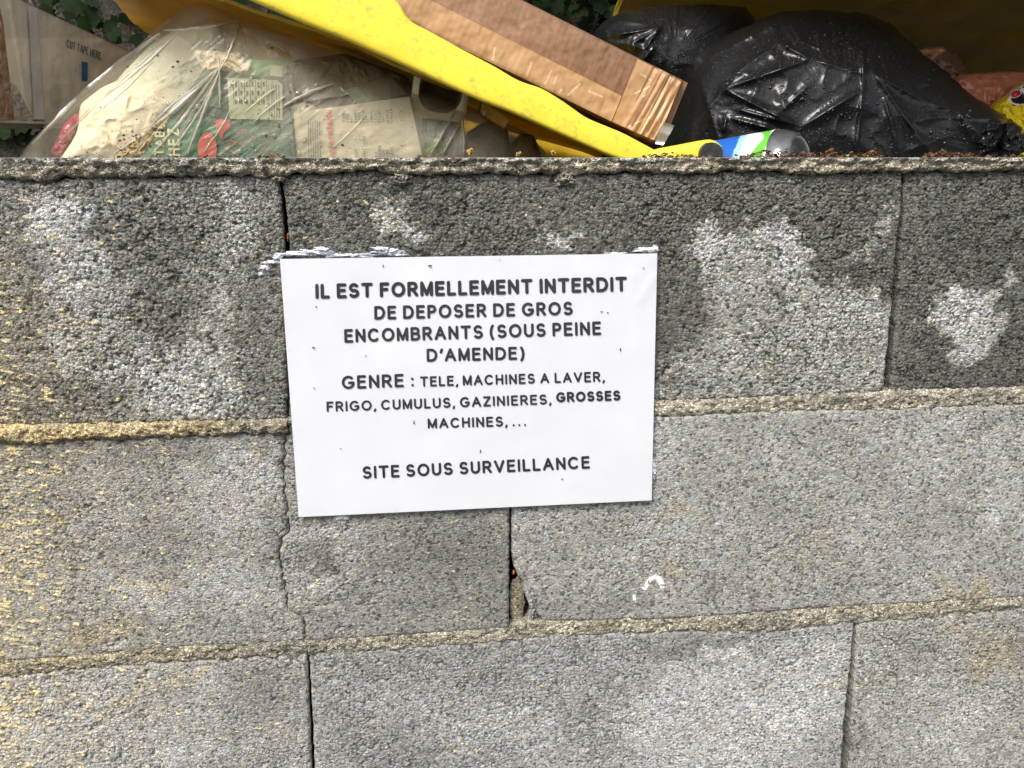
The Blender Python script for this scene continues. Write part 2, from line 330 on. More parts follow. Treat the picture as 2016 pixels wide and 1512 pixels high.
# stains and other paler or darker patches: (cx, cy, rx, ry, angle, albedo, softness, course)
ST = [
 # left block of the top course: paler and darker patches
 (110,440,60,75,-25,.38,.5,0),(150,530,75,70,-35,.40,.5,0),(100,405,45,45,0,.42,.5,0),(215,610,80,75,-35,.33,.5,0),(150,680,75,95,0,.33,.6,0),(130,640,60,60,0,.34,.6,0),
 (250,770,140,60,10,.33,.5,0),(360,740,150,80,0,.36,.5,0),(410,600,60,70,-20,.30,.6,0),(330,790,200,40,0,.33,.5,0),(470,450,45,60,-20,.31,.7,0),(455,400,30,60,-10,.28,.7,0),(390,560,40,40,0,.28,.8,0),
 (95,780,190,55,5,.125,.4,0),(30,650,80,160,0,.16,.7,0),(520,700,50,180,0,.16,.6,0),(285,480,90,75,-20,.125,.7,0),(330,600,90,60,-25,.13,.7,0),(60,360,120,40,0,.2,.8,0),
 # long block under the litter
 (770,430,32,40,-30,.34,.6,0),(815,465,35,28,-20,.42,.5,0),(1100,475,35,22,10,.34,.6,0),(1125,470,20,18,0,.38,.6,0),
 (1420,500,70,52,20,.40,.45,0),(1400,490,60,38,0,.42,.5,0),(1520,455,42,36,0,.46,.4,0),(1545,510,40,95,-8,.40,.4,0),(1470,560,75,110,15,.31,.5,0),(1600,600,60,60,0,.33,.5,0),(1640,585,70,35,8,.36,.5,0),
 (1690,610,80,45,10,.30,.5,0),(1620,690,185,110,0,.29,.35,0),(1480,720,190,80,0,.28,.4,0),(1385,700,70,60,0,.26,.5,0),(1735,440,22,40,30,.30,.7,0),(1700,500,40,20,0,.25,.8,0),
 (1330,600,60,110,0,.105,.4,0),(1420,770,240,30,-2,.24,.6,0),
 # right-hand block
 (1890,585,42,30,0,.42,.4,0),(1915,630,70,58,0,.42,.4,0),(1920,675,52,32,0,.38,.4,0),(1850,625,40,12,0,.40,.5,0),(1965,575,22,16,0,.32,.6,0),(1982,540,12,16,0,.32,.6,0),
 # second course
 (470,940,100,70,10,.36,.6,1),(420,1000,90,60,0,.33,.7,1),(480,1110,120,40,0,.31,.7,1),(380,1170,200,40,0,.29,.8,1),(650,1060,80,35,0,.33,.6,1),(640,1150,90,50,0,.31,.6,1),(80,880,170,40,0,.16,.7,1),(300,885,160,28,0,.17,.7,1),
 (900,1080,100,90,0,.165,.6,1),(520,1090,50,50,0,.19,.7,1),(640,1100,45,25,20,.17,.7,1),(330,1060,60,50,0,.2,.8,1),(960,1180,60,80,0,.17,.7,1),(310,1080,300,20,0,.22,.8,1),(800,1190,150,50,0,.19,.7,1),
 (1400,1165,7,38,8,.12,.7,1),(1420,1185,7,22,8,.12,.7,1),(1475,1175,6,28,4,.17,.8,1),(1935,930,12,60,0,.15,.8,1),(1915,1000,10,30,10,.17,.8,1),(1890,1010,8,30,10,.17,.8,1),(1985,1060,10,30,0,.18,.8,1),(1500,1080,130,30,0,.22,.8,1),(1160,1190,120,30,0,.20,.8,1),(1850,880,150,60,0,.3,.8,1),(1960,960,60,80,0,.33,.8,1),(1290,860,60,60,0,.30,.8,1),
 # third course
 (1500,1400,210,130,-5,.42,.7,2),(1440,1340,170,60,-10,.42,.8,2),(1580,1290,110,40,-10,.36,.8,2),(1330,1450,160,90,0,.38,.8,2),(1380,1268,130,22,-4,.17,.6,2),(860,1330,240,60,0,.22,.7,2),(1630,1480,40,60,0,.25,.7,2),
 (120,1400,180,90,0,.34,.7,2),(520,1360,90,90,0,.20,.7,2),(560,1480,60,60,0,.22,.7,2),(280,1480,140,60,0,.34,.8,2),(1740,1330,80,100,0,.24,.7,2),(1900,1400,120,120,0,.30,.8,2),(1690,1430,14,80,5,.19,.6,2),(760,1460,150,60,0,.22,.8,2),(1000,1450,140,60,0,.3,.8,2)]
WARM = [(1890,1165,60,22,-8,.5),(1930,1160,22,22,0,.6),(1310,1130,50,20,0,.35),(1600,1080,120,40,0,.1),(1960,1290,60,40,0,.35),(1905,1235,40,14,0,.5),(300,1150,60,18,0,.5),(190,1250,90,22,-10,.55),(260,1370,140,12,-30,.5),(360,1340,60,10,-25,.5),(390,915,20,6,0,.6),(100,920,10,8,0,.8),(120,1025,20,8,60,.6),(1345,1015,60,12,0,.5),(1650,1340,40,12,0,.3),(650,870,40,12,0,.2)]
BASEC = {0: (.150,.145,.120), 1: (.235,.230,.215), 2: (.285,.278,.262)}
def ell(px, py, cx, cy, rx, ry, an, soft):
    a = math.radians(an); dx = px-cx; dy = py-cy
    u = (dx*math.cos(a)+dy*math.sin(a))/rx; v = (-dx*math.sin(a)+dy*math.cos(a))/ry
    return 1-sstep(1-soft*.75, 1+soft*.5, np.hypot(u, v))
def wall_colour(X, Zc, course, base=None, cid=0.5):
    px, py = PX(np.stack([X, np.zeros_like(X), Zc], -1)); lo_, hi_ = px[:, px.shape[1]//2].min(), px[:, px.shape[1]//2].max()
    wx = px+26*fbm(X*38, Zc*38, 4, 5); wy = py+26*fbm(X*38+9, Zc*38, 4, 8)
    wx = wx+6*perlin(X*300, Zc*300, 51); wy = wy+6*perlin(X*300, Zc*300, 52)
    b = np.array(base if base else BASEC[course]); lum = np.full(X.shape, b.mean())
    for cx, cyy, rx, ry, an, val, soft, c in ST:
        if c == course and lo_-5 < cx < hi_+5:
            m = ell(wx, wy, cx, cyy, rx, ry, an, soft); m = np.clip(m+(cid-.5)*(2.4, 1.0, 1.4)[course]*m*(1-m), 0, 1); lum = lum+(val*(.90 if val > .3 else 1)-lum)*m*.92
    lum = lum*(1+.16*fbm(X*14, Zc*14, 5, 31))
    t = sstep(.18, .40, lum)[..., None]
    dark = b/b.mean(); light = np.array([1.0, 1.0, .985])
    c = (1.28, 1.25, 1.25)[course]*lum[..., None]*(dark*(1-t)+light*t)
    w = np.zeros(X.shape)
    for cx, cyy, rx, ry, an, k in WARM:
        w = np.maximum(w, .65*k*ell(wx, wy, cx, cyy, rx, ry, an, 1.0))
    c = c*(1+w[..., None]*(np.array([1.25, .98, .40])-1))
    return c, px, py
def flecks(X, Zc, px, py, c, grain, course):
    """yellow render spatter, thick at the left, thinning to the right"""
    d = np.exp(-np.clip(px, 0, None)/215.)
    dn = np.clip(d, 0, 1)*(1.06 if course else .78)
    if course == 0: dn = dn*sstep(380, 700, py)+.12*dn
    sl = Zc+.22*X
    n1 = perlin(X*95, sl*330, 61)+.5*perlin(X*230, sl*620, 62); n2 = fbm(X*22, Zc*22, 3, 63)
    thr = .86-.62*dn-.18*n2
    m = sstep(thr, thr+.10, n1)*(px < 1100)
    n3 = perlin(X*60, sl*240, 65); m = np.maximum(m, sstep(1.0-.45*dn, 1.05-.45*dn, n3+.25*perlin(X*400, Zc*400, 3))*(px < 620))
    yc = np.array([.74,.61,.34])[None]*(1+.2*perlin(X*90, Zc*90, 9))[..., None]
    c = c*(1-m[..., None])+yc*m[..., None]
    haze_ = (dn*.22)[..., None]
    c = c*(1-haze_)+haze_*np.array([.50,.42,.25])
    return c, m
def grains(X, Zc, course):
    """aggregate relief in metres (0 = top of the grains, negative = pores) and a tone per grain"""
    wx = X+.0012*perlin(X*260, Zc*260, 71); wz = Zc+.0012*perlin(X*260, Zc*260, 72)
    sm = sstep(-.3, .5, fbm(X*9, Zc*9, 3, 73)+(.25 if course == 1 else 0))
    f1, f2, cid = worley(wx/.0041, wz/.0034, 81+course)
    g1, g2, cid2 = worley(wx/.0023, wz/.0019, 91+course)
    e = np.clip(f2-f1, 0, .5)/.5; e2 = np.clip(g2-g1, 0, .5)/.5
    h = -.0028*(1-e)**2.4*(1-.45*sm)-.0011*(1-e2)**2-.0013*cid*(1-.55*sm)
    big = perlin(X*75, Zc*75, 74); pore = sstep(.42, .75, big+.45*cid-.2)*(1-.6*sm); h = h-.0034*pore*sstep(.25,.6,cid)
    tone = 1+((cid-.5)*.46+(cid2-.5)*.26)*(1, .6, .8)[course]
    warm = (_h(np.floor(cid*9999), np.floor(cid*777), 5)-.5)*.10
    return h*(.68, .38, .48)[course], tone, warm, cid
wall = thing('block_wall', 'rough grey concrete block wall with pale mortar joints, the white notice stuck to its face', 'wall', (0, .1, 0))
RES = .00088
def block(xl, xr, zb, zt, course, res=RES, label=None, hz=None, base=None, proud=0, tilt=0):
    xm0 = float(np.mean([xl(zb(0) if callable(zb) else zb)])); 
    zt_ = zt if callable(zt) else (lambda x: np.full(np.shape(x), zt)); zb_ = zb if callable(zb) else (lambda x: np.full(np.shape(x), zb))
    zmid = float((zb_(np.array([xm0]))+zt_(np.array([xm0])))[0]/2)
    wdt = float(xr(zmid)-xl(zmid)); hgt = float((zt_(np.array([xm0]))-zb_(np.array([xm0])))[0])
    nu, nv = max(4, int(wdt/res)), max(4, int(hgt/res))
    U, Vv = np.meshgrid(np.linspace(0, 1, nu), np.linspace(0, 1, nv), indexing='ij')
    X = xl(zmid)+(xr(zmid)-xl(zmid))*U
    for _ in range(4):
        z0 = zb_(X); z1 = zt_(X); Zc = z0+(z1-z0)*Vv
        X = xl(Zc)+(xr(Zc)-xl(Zc))*U
    # ragged arrises
    eh = np.minimum(U*wdt, (1-U)*wdt); ev = np.minimum(Vv*hgt, (1-Vv)*hgt)
    jag = .0006*fbm(Zc*160+7, X*20, 3, 21); X = X+jag*np.exp(-eh/.003)
    Zc = Zc+.0010*fbm(X*150, Zc*20, 3, 22)*np.exp(-ev/.003)
    e = np.minimum(eh, ev)
    h, tone, warm, cid = grains(X, Zc, course)
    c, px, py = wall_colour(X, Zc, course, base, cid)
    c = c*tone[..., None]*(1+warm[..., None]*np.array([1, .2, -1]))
    c, m = flecks(X, Zc, px, py, c, h, course)
    # scraped white chalk mark
    if course == 1:
        d = 99.
        for s in ((1268,1156,1278,1141),(1278,1141,1290,1135),(1290,1135,1300,1141),(1300,1141,1304,1154)):
            d = np.minimum(d, segdist(px, py, *s)[0])
        d = np.minimum(d, segdist(px, py, 1247,1172,1249,1180)[0]+1.5)
        k = (1-sstep(2.6, 5.5, d+2.5*perlin(X*400, Zc*400, 4)))[..., None]; c = c*(1-k)+k*np.array([.98,.98,1.0])
    round_ = .0030*np.exp(-e/.0011)+.0014*np.exp(-eh/.006)*(.5+perlin(Zc*60, X*30, 12))
    h = h*np.clip(1-.3*np.exp(-e/.004), 0, 1)+.0007*m+.0006*fbm(X*12, Zc*12, 2, 44)
    Y = -h+round_-.001-proud-tilt*(X-xl(zmid))
    P = np.stack([X, Y, Zc], -1)
    c[0, :] *= 1; 
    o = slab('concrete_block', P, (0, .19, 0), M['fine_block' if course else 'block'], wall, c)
    if label: o['label'] = label
    return o
const = lambda v: (lambda z: np.full(np.shape(z), v))
xjl = -.92; xjr = 1.13
L1 = W(-520, 600, 0)[0]; 
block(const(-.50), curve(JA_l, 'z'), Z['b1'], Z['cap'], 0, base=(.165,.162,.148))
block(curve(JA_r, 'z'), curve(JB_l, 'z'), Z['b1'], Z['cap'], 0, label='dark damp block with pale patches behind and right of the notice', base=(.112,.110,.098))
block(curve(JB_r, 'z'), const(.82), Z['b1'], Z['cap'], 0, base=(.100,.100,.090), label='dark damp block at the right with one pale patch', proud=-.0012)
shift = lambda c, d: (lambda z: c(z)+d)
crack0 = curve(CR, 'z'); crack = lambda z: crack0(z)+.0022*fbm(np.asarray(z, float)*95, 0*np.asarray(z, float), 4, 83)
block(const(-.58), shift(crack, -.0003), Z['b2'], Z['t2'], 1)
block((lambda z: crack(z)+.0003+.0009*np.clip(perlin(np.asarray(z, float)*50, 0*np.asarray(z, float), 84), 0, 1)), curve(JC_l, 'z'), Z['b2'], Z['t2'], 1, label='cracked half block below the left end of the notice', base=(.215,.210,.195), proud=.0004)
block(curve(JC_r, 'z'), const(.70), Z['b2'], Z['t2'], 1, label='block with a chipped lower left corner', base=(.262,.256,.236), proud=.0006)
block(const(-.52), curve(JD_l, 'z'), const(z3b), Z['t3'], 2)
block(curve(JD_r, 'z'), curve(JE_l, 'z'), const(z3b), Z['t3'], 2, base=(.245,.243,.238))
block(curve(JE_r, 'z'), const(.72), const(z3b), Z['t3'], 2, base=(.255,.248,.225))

# the rest of the wall, out of the picture: same blocks, plainer
def plain_block(x0, x1, z0, z1):
    nu, nv = 40, 16
    U, Vv = np.meshgrid(np.linspace(0, 1, nu), np.linspace(0, 1, nv), indexing='ij')
    X = x0+(x1-x0)*U; Zc = z0+(z1-z0)*Vv; e = np.minimum(np.minimum(U, 1-U)*(x1-x0), np.minimum(Vv, 1-Vv)*(z1-z0))
    Y = .003*np.exp(-e/.004)+.0012*fbm(X*60, Zc*60, 3, 3)
    return slab('concrete_block', np.stack([X, Y, Zc], -1), (0, .19, 0), M['coarse'], wall)
for z0, z1, xs in ((TOP-.209, TOP-.015, (-1.50, -.998, -.508)), (TOP-.209, TOP-.015, (.828, 1.33, 1.84)),
                   (TOP-.419, TOP-.219, (-1.60, -1.09, -.588)), (TOP-.419, TOP-.219, (.708, 1.21, 1.72)),
                   (TOP-.628, TOP-.432, (-1.54, -1.03, -.528)), (TOP-.628, TOP-.432, (.728, 1.23, 1.74))):
    for a, b_ in zip(xs[:-1], xs[1:]): plain_block(a+.003, b_-.003, z0, z1)
for r in range(3):
    zt = TOP-.642-.214*r; off = .25*(r % 2)
    for k in range(7):
        plain_block(-1.6+off+k*.51+.003, -1.6+off+(k+1)*.51-.003, max(zt-.202, 0.004), zt)

def mortar(name, top, bot, x0, x1, col, yellow, over=.0015, proud=.004, rough=.0016, label=None, res=.0012, lip=None, jag=.0036):
    top_ = top if callable(top) else (lambda x: np.full(np.shape(x), top))
    nu = int((x1-x0)/res); x = np.linspace(x0, x1, nu)
    hh = top_(x)-bot(x)+2*over; nv = max(8, int(hh.mean()/res)+4)
    U, Vv = np.meshgrid(x, np.linspace(0, 1, nv), indexing='ij')
    X = U; t = top_(X)+over; b = bot(X)-over
    Zc = b+(t-b)*Vv
    Zc = Zc+jag*fbm(X*70, Zc*0+3, 4, 33)*np.exp(-Vv*4)+.6*jag*fbm(X*90, Zc*0, 3, 36)*np.exp(-(1-Vv)*5)*(0 if lip else 1)
    f1, f2, cid = worley(X/.0030, Zc/.0024, 55); e = np.clip(f2-f1, 0, .5)/.5
    prof = 1-np.abs(2*Vv-1)**3.5
    if lip: prof = np.where(Vv > .5, 1, prof)
    n = fbm(X*80, Zc*120, 5, 34, .65)
    h = proud*prof*(1+.30*n)-.0012*(1-e)**2-.0009*cid+(.0008 if lip else .0012)*n
    crumbs = sstep(.1, .5, perlin(X*240, Zc*300, 35))*yellow(X)
    h = h+.0016*crumbs
    h = h-(0 if lip else .0012)*np.exp(-np.minimum(Vv, 1-Vv)/.10)*(1+1.6*perlin(X*130, Zc*130, 41))
    h = np.where((Vv == 0) | ((Vv == 1) & (not lip)), -.004, h)
    px, py = PX(np.stack([X, 0*X, Zc], -1))
    c = np.array(col)*(1+.45*(cid-.5)+.30*fbm(X*30, Zc*60, 3, 37))[..., None]
    gq = sstep(-.1, .45, fbm(X*16, Zc*40, 4, 47))[..., None]*.6; c = c*(1-gq)+gq*np.array([.27,.26,.225])
    yy = np.clip(yellow(X)*(.6+.7*perlin(X*40, Zc*110, 38)+.5*Vv-.1), 0, 1)[..., None]
    c = c*(1-yy)+yy*np.array([.74,.57,.29])
    if lip:
        # smooth trowelled lip along the top edge
        k = sstep(.72, .88, Vv+.16*fbm(X*22, 0*X, 3, 39)); h = h+.0022*k*(1-.2*cid)
        c = c*(1-k[..., None])+k[..., None]*np.array([.50,.485,.43])*(1+.1*n)[..., None]
    else: k = 0
    P = np.stack([X, -h, Zc], -1)
    o = slab(name, P, (0, .19, 0), M['mortar'], wall, c)
    if label: o['label'] = label
    return o
yl = lambda x: np.clip((-.12-x)/.28, 0, 1)**.8*1.15
no = lambda x: 0*x
wx_ = lambda px, py: float(W(px, py, 0)[0])
capf = lambda x: Z['cap'](x)+.0*x
mortar('mortar_cap', TOP, Z['cap'], -.50, .82, (.47,.42,.32), no, proud=.0058, lip=True, over=.0, jag=.003, label='pale crumbling mortar along the top of the wall')
mortar('mortar_joint', Z['b1'], Z['t2'], -.58, wx_(566, 830), (.38,.33,.23), lambda x: yl(x)*.9+.05, proud=.0052, over=.0015, label='yellowish mortar bulging out left of the notice')
mortar('mortar_joint', Z['b1'], Z['t2'], wx_(567, 830), .74, (.46,.42,.335), no, proud=.0018, over=.0022)
mortar('mortar_joint', Z['b2'], Z['t3'], -.54, wx_(604, 1270), (.36,.335,.27), lambda x: yl(x)*.42, proud=.0022, over=.0022)
mortar('mortar_joint', Z['b2'], Z['t3'], wx_(605, 1270), .72, (.44,.405,.32), no, proud=.0015, over=.0024)
# mortar hanging below the cap as dribbles
def lump(name, px, py, rx, ry, h, matn, parent, col=None, Y=0., n=26, seed=0, jag=.35, flat=.5):
    a = np.linspace(0, 2*np.pi, 2*n, endpoint=False); r = np.linspace(0, 1, n)
    R, A = np.meshgrid(r, a, indexing='ij')
    j = 1+jag*fbm(np.cos(A)*2.1+seed, np.sin(A)*2.1, 3, seed)
    P = W(px+R*rx*np.cos(A)*j, py+R*ry*np.sin(A)*j, Y)
    nn = fbm(P[..., 0]*330, P[..., 2]*330, 4, seed+3)*1.3
    P[..., 1] -= h*(1-R**2)**flat*(1+.6*nn)-.0015*R
    V = P.reshape(-1, 3)
    c = None
    if col is not None: c = np.array(col)*(1+.3*fbm(P[..., 0]*400, P[..., 2]*400, 3, seed+9))[..., None]
    return mesh(name, V, gridfaces(n, 2*n, wrap_m=True, flip=True), M[matn], parent, c)
for px, py, rx, ry, s in ((790,352,20,13,1),(1112,353,20,15,2),(548,352,14,8,3),(1020,333,26,12,4),(1590,335,30,10,5),(895,322,36,10,6),(1500,330,20,8,8),(250,342,25,9,9)):
    lump('mortar_dribble', px, py, rx, ry, .005, 'mortar', wall, (.36,.33,.27), seed=s, jag=.35)
# wedge of mortar in the chipped corner, and the broken edge
wd = lump('mortar_dribble', 1018, 1182, 15, 46, .001, 'mortar', wall, (.30,.27,.19), Y=.008, seed=12, jag=.15)
wd['label'] = 'wedge of mortar showing where the block corner is chipped away'
lump('broken_edge', 1050, 1185, 9, 34, .003, 'mortar', wall, (.36,.36,.37), Y=-.0005, seed=13, jag=.5)
lump('rust_fragment', 567, 467, 3.2, 9, .002, 'rust', wall, Y=.006, seed=14)
lump('rust_fragment', 1012, 1128, 3, 5, .002, 'rust', wall, Y=.006, seed=15)

# ------------------------------------------------------------------ notice
def lerp2(c, U, V):
    c = np.array(c, float)       # TL TR BR BL
    return (c[0]*(1-U)[..., None]+c[1]*U[..., None])*(1-V)[..., None]+(c[3]*(1-U)[..., None]+c[2]*U[..., None])*V[..., None]
SC_C = [(551,510),(1294,499),(1283,985),(588,1018)]
def sign_y(px, py):
    u = (px-551)/740; v = (py-505)/500
    y = -.0056-.0008*np.sin(u*3.1)*np.sin(v*3.1)
    d, t = segdist(px, py, 1243, 545, 1262, 700); y = y-.0005*np.exp(-(d/14)**2)*(1-t*.7)
    d, t = segdist(px, py, 1262, 590, 1290, 545); y = y-.0004*np.exp(-(d/10)**2)
    y = y-.0008*np.exp(-(((px-1290)/30)**2+((py-505)/40)**2))-.0003*fbm(px/160, py/160, 2, 77)
    return y
def signgrid(cs, nu, nv, dy):
    U, V = np.meshgrid(np.linspace(0, 1, nu), np.linspace(0, 1, nv), indexing='ij')
    q = lerp2(cs, U, 1-V); return W(q[..., 0], q[..., 1], sign_y(q[..., 0], q[..., 1])+dy)
notice = thing('notice', 'white laminated notice with black capital lettering glued to the block wall', 'notice', W(930, 1000, -.0075))
slab('paper_sheet', signgrid(SC_C, 150, 100, 0), (0, .0005, 0), M['paper'], notice)
slab('laminate_sheet', signgrid([(543,499),(1297,487),(1288,988),(585,1021)], 120, 80, -.0012), (0, .0002, 0), M['film'], notice)

def arc(cx, cy, rx, ry, a0, a1, n=14):
    a = np.radians(np.linspace(a0, a1, n)); return [(cx+rx*math.cos(t), cy+ry*math.sin(t)) for t in a]
GL = {
 'A': (.80, [[(0,0),(.40,1)],[(.40,1),(.80,0)],[(.15,.34),(.65,.34)]]),
 'B': (.62, [[(0,0),(0,1)],[(0,1),(.34,1)]+arc(.34,.76,.24,.24,90,-90)+[(0,.52)],[(.34,.52)]+arc(.36,.26,.27,.26,90,-90)+[(0,0)]]),
 'C': (.82, [arc(.43,.5,.43,.5,48,312,26)]),
 'D': (.74, [[(0,0),(0,1)],[(0,1),(.30,1)]+arc(.30,.5,.44,.5,90,-90,20)+[(0,0)]]),
 'E': (.56, [[(0,0),(0,1)],[(0,1),(.55,1)],[(0,.53),(.50,.53)],[(0,0),(.56,0)]]),
 'F': (.54, [[(0,0),(0,1)],[(0,1),(.54,1)],[(0,.53),(.46,.53)]]),
 'G': (.86, [arc(.45,.5,.45,.5,50,330,26)+[(.86,.28),(.86,.46)],[(.86,.46),(.52,.46)]]),
 'H': (.66, [[(0,0),(0,1)],[(.66,0),(.66,1)],[(0,.52),(.66,.52)]]),
 'I': (0, [[(0,0),(0,1)]]),
 'L': (.50, [[(0,1),(0,0)],[(0,0),(.50,0)]]),
 'M': (.80, [[(0,0),(0,1)],[(0,1),(.40,.05)],[(.40,.05),(.80,1)],[(.80,1),(.80,0)]]),
 'N': (.66, [[(0,0),(0,1)],[(0,1),(.66,0)],[(.66,0),(.66,1)]]),
 'O': (.90, [arc(.45,.5,.45,.5,90,450,34)]),
 'P': (.58, [[(0,0),(0,1)],[(0,1),(.30,1)]+arc(.30,.73,.27,.27,90,-90)+[(0,.46)]]),
 'Q': (.90, [arc(.45,.5,.45,.5,90,450,34),[(.55,.22),(.85,-.05)]]),
 'R': (.64, [[(0,0),(0,1)],[(0,1),(.34,1)]+arc(.34,.74,.26,.26,90,-90)+[(0,.48)],[(.30,.48),(.64,0)]]),
 'S': (.62, [arc(.31,.74,.28,.26,35,270,16)+arc(.31,.255,.31,.255,85,-145,16)]),
 'T': (.70, [[(0,1),(.70,1)],[(.35,1),(.35,0)]]),
 'U': (.66, [[(0,1),(0,.33)]+arc(.33,.33,.33,.33,180,360)+[(.66,1)]]),
 'V': (.76, [[(0,1),(.38,0)],[(.38,0),(.76,1)]]),
 'Y': (.70, [[(0,1),(.35,.5)],[(.70,1),(.35,.5)],[(.35,.5),(.35,0)]]),
 'Z': (.62, [[(0,1),(.62,1)],[(.62,1),(0,0)],[(0,0),(.62,0)]]),
 '-': (.3, [[(0,.45),(.3,.45)]]),
 '1': (.25, [[(0,.8),(.25,1)],[(.25,1),(.25,0)]]), '7': (.5, [[(0,1),(.5,1)],[(.5,1),(.15,0)]]),
 '8': (.5, [arc(.25,.75,.22,.25,90,450,20),arc(.25,.26,.26,.27,90,450,20)]),
 ',': (.04, [[(.05,.0),(-.02,-.20)]]), '.': (0, [[(0,0),(.001,0.001)]]),
 ':': (0, [[(0,.04),(.001,.041)],[(0,.62),(.001,.621)]]),
 '(': (.22, [arc(.42,.42,.42,.75,128,232,14)]), ')': (.22, [arc(-.20,.42,.42,.75,52,-52,14)]),
 "'": (.08, [[(.08,1.0),(.0,.76)]])}
GL['É'] = (GL['E'][0], GL['E'][1]+[[(.2,1.2),(.36,1.38)]])
def lettering(name, text, p0, p1, cap, stroke, matn, parent, Yf, lift=.0006, gap=.30, space=.42, layer=2.5e-5, sy=1.0, label=None, updir=None):
    """text from p0 to p1 (baseline ends); strokes with round ends, laid on the sheet Yf"""
    adv = []; x = 0
    s = stroke
    for ch in text:
        if ch == ' ': x += space; continue
        w = GL[ch][0]*(1-s)+s; adv.append((ch, x)); x += w+gap*(.6 if ch in ",'" else 1)*(1.9 if ch in '.' else 1)
    last = adv[-1][0]; total = adv[-1][1]+GL[last][0]*(1-s)+s
    p0 = np.array(p0, float); p1 = np.array(p1, float); u = (p1-p0)/total
    L = np.linalg.norm(p1-p0); d = (p1-p0)/L
    v = np.array([d[1], -d[0]])*cap if updir is None else np.array(updir, float)*cap
    V = []; F = []
    for ch, x0 in adv:
        for si, st in enumerate(GL[ch][1]):
            P = np.array([(x0+s/2+a*(1-s), s/2+b*(1-s)) for a, b in st]); hw = s/2
            # cap-height units in both directions
            sx = np.linalg.norm(u)/cap
            Q = P*[sx, 1]
            T = np.gradient(Q, axis=0); 
            closed = np.hypot(*(Q[0]-Q[-1])) < 1e-6
            if closed: T[0] = T[-1] = (Q[1]-Q[0])+(Q[-1]-Q[-2])
            T /= np.linalg.norm(T, axis=1)[:, None]+1e-12; Nn = np.stack([-T[:, 1], T[:, 0]], 1)
            Lf = Q+Nn*hw; Rg = Q-Nn*hw; n = len(Q)
            ring = []
            if not closed:
                a1 = math.atan2(Nn[-1][1], Nn[-1][0]); capb = [Q[-1]+hw*np.array([math.cos(a1-t), math.sin(a1-t)]) for t in np.linspace(0, math.pi, 8)[1:-1]]
                a0 = math.atan2(-Nn[0][1], -Nn[0][0]); capa = [Q[0]+hw*np.array([math.cos(a0-t), math.sin(a0-t)]) for t in np.linspace(0, math.pi, 8)[1:-1]]
            base = len(V); pts = list(Lf)+list(Rg)
            fs = [(i, i+1, n+i+1, n+i) for i in range(n-1)]
            if not closed:
                b0 = len(pts); pts += capb; fs.append([n-1]+list(range(b0, b0+6))+[2*n-1])
                b1 = len(pts); pts += capa; fs.append([n]+list(range(b1, b1+6))+[0])
            for q in pts: 
                V.append((q[0]/sx, q[1], si))
            F += [[base+i for i in f] for f in fs]
    V = np.array(V); px = p0[0]+V[:, 0]*u[0]+V[:, 1]*v[0]; py = p0[1]+V[:, 0]*u[1]+V[:, 1]*v[1]
    Y = Yf(px, py)-lift-V[:, 2]*layer
    o = mesh(name, W(px, py, Y), F, M[matn], parent, smooth=False)
    if label: o['label'] = label
    return o
LN = [("IL EST FORMELLEMENT INTERDIT",(621,588.5),(1235,574),28.5,.215),("DE DEPOSER DE GROS",(737,629.5),(1128,620.5),26,.20),
 ("ENCOMBRANTS (SOUS PEINE",(678,675),(1184,659.5),26,.195),("D'AMENDE)",(840,712.5),(1033,708),25,.195),
 ("GENRE :",(673,766.5),(815,761.5),25.5,.19),("TELE, MACHINES A LAVER,",(827,761.5),(1191,751.5),19.5,.19),
 ("FRIGO, CUMULUS, GAZINIERES,",(643,811),(1086,796),19.5,.19),("GROSSES",(1095,792.5),(1222,788.5),19.5,.23),
 ("MACHINES, ...",(842,844),(1036,838.5),19.5,.195),("SITE SOUS SURVEILLANCE",(714,943),(1162,922.5),24,.195)]
for t, a, b, c, s in LN: lettering('lettering', t, a, b, c*1.04, s*1.03, 'ink', notice, sign_y, gap=.12 if s > .2 else .16, space=.32)
# grey silicone round the edge of the notice
for px, py, rx, ry, h, s in ((620,497,42,6,.003,1),(632,490,16,5,.004,2),(585,501,40,5,.003,3),(690,503,50,4.5,.002,13),(765,496,34,7,.004,4),(750,490,18,3.5,.005,5),(788,502,16,4,.003,14),
                             (535,517,20,4,.003,6),(520,527,10,5,.002,7),(513,540,6,4,.002,16),(1275,493,24,6,.004,8),(1290,489,7,6,.005,9),(1212,500,26,4,.002,15),(1287,925,7,22,.004,10),(675,1019,16,5,.003,11),(548,505,10,7,.003,12)):
    lump('glue_smear', px, py, rx, ry, h*.6, 'glue', notice, Y=-.0010, seed=s+40, jag=.55, n=22, flat=.3)
# grit stuck on the sheet
for px, py, rx, ry in ((892,655,2,4),(1185,614,4,1.3),(1197,616,3,1.3),(1222,688,1.5,5),(946,889,1.6,5),(617,685,4,2),(622,604,3,1.6),(815,832,1.6,6),(846,523,7,1.2),(1107,944,3,1.2),(754,524,1.5,4),(984,512,1.2,1.2),(670,884,1.2,1.2),(1268,528,2,1.2),(720,701,1.3,2),(618,765,1.6,1.2)):
    lump('dirt_speck', px, py, rx*.7, ry*.7, .0006, 'brown_dirt', notice, Y=float(sign_y(np.array(px*1.), np.array(py*1.)))-.0013, seed=int(px), n=5, jag=.6)

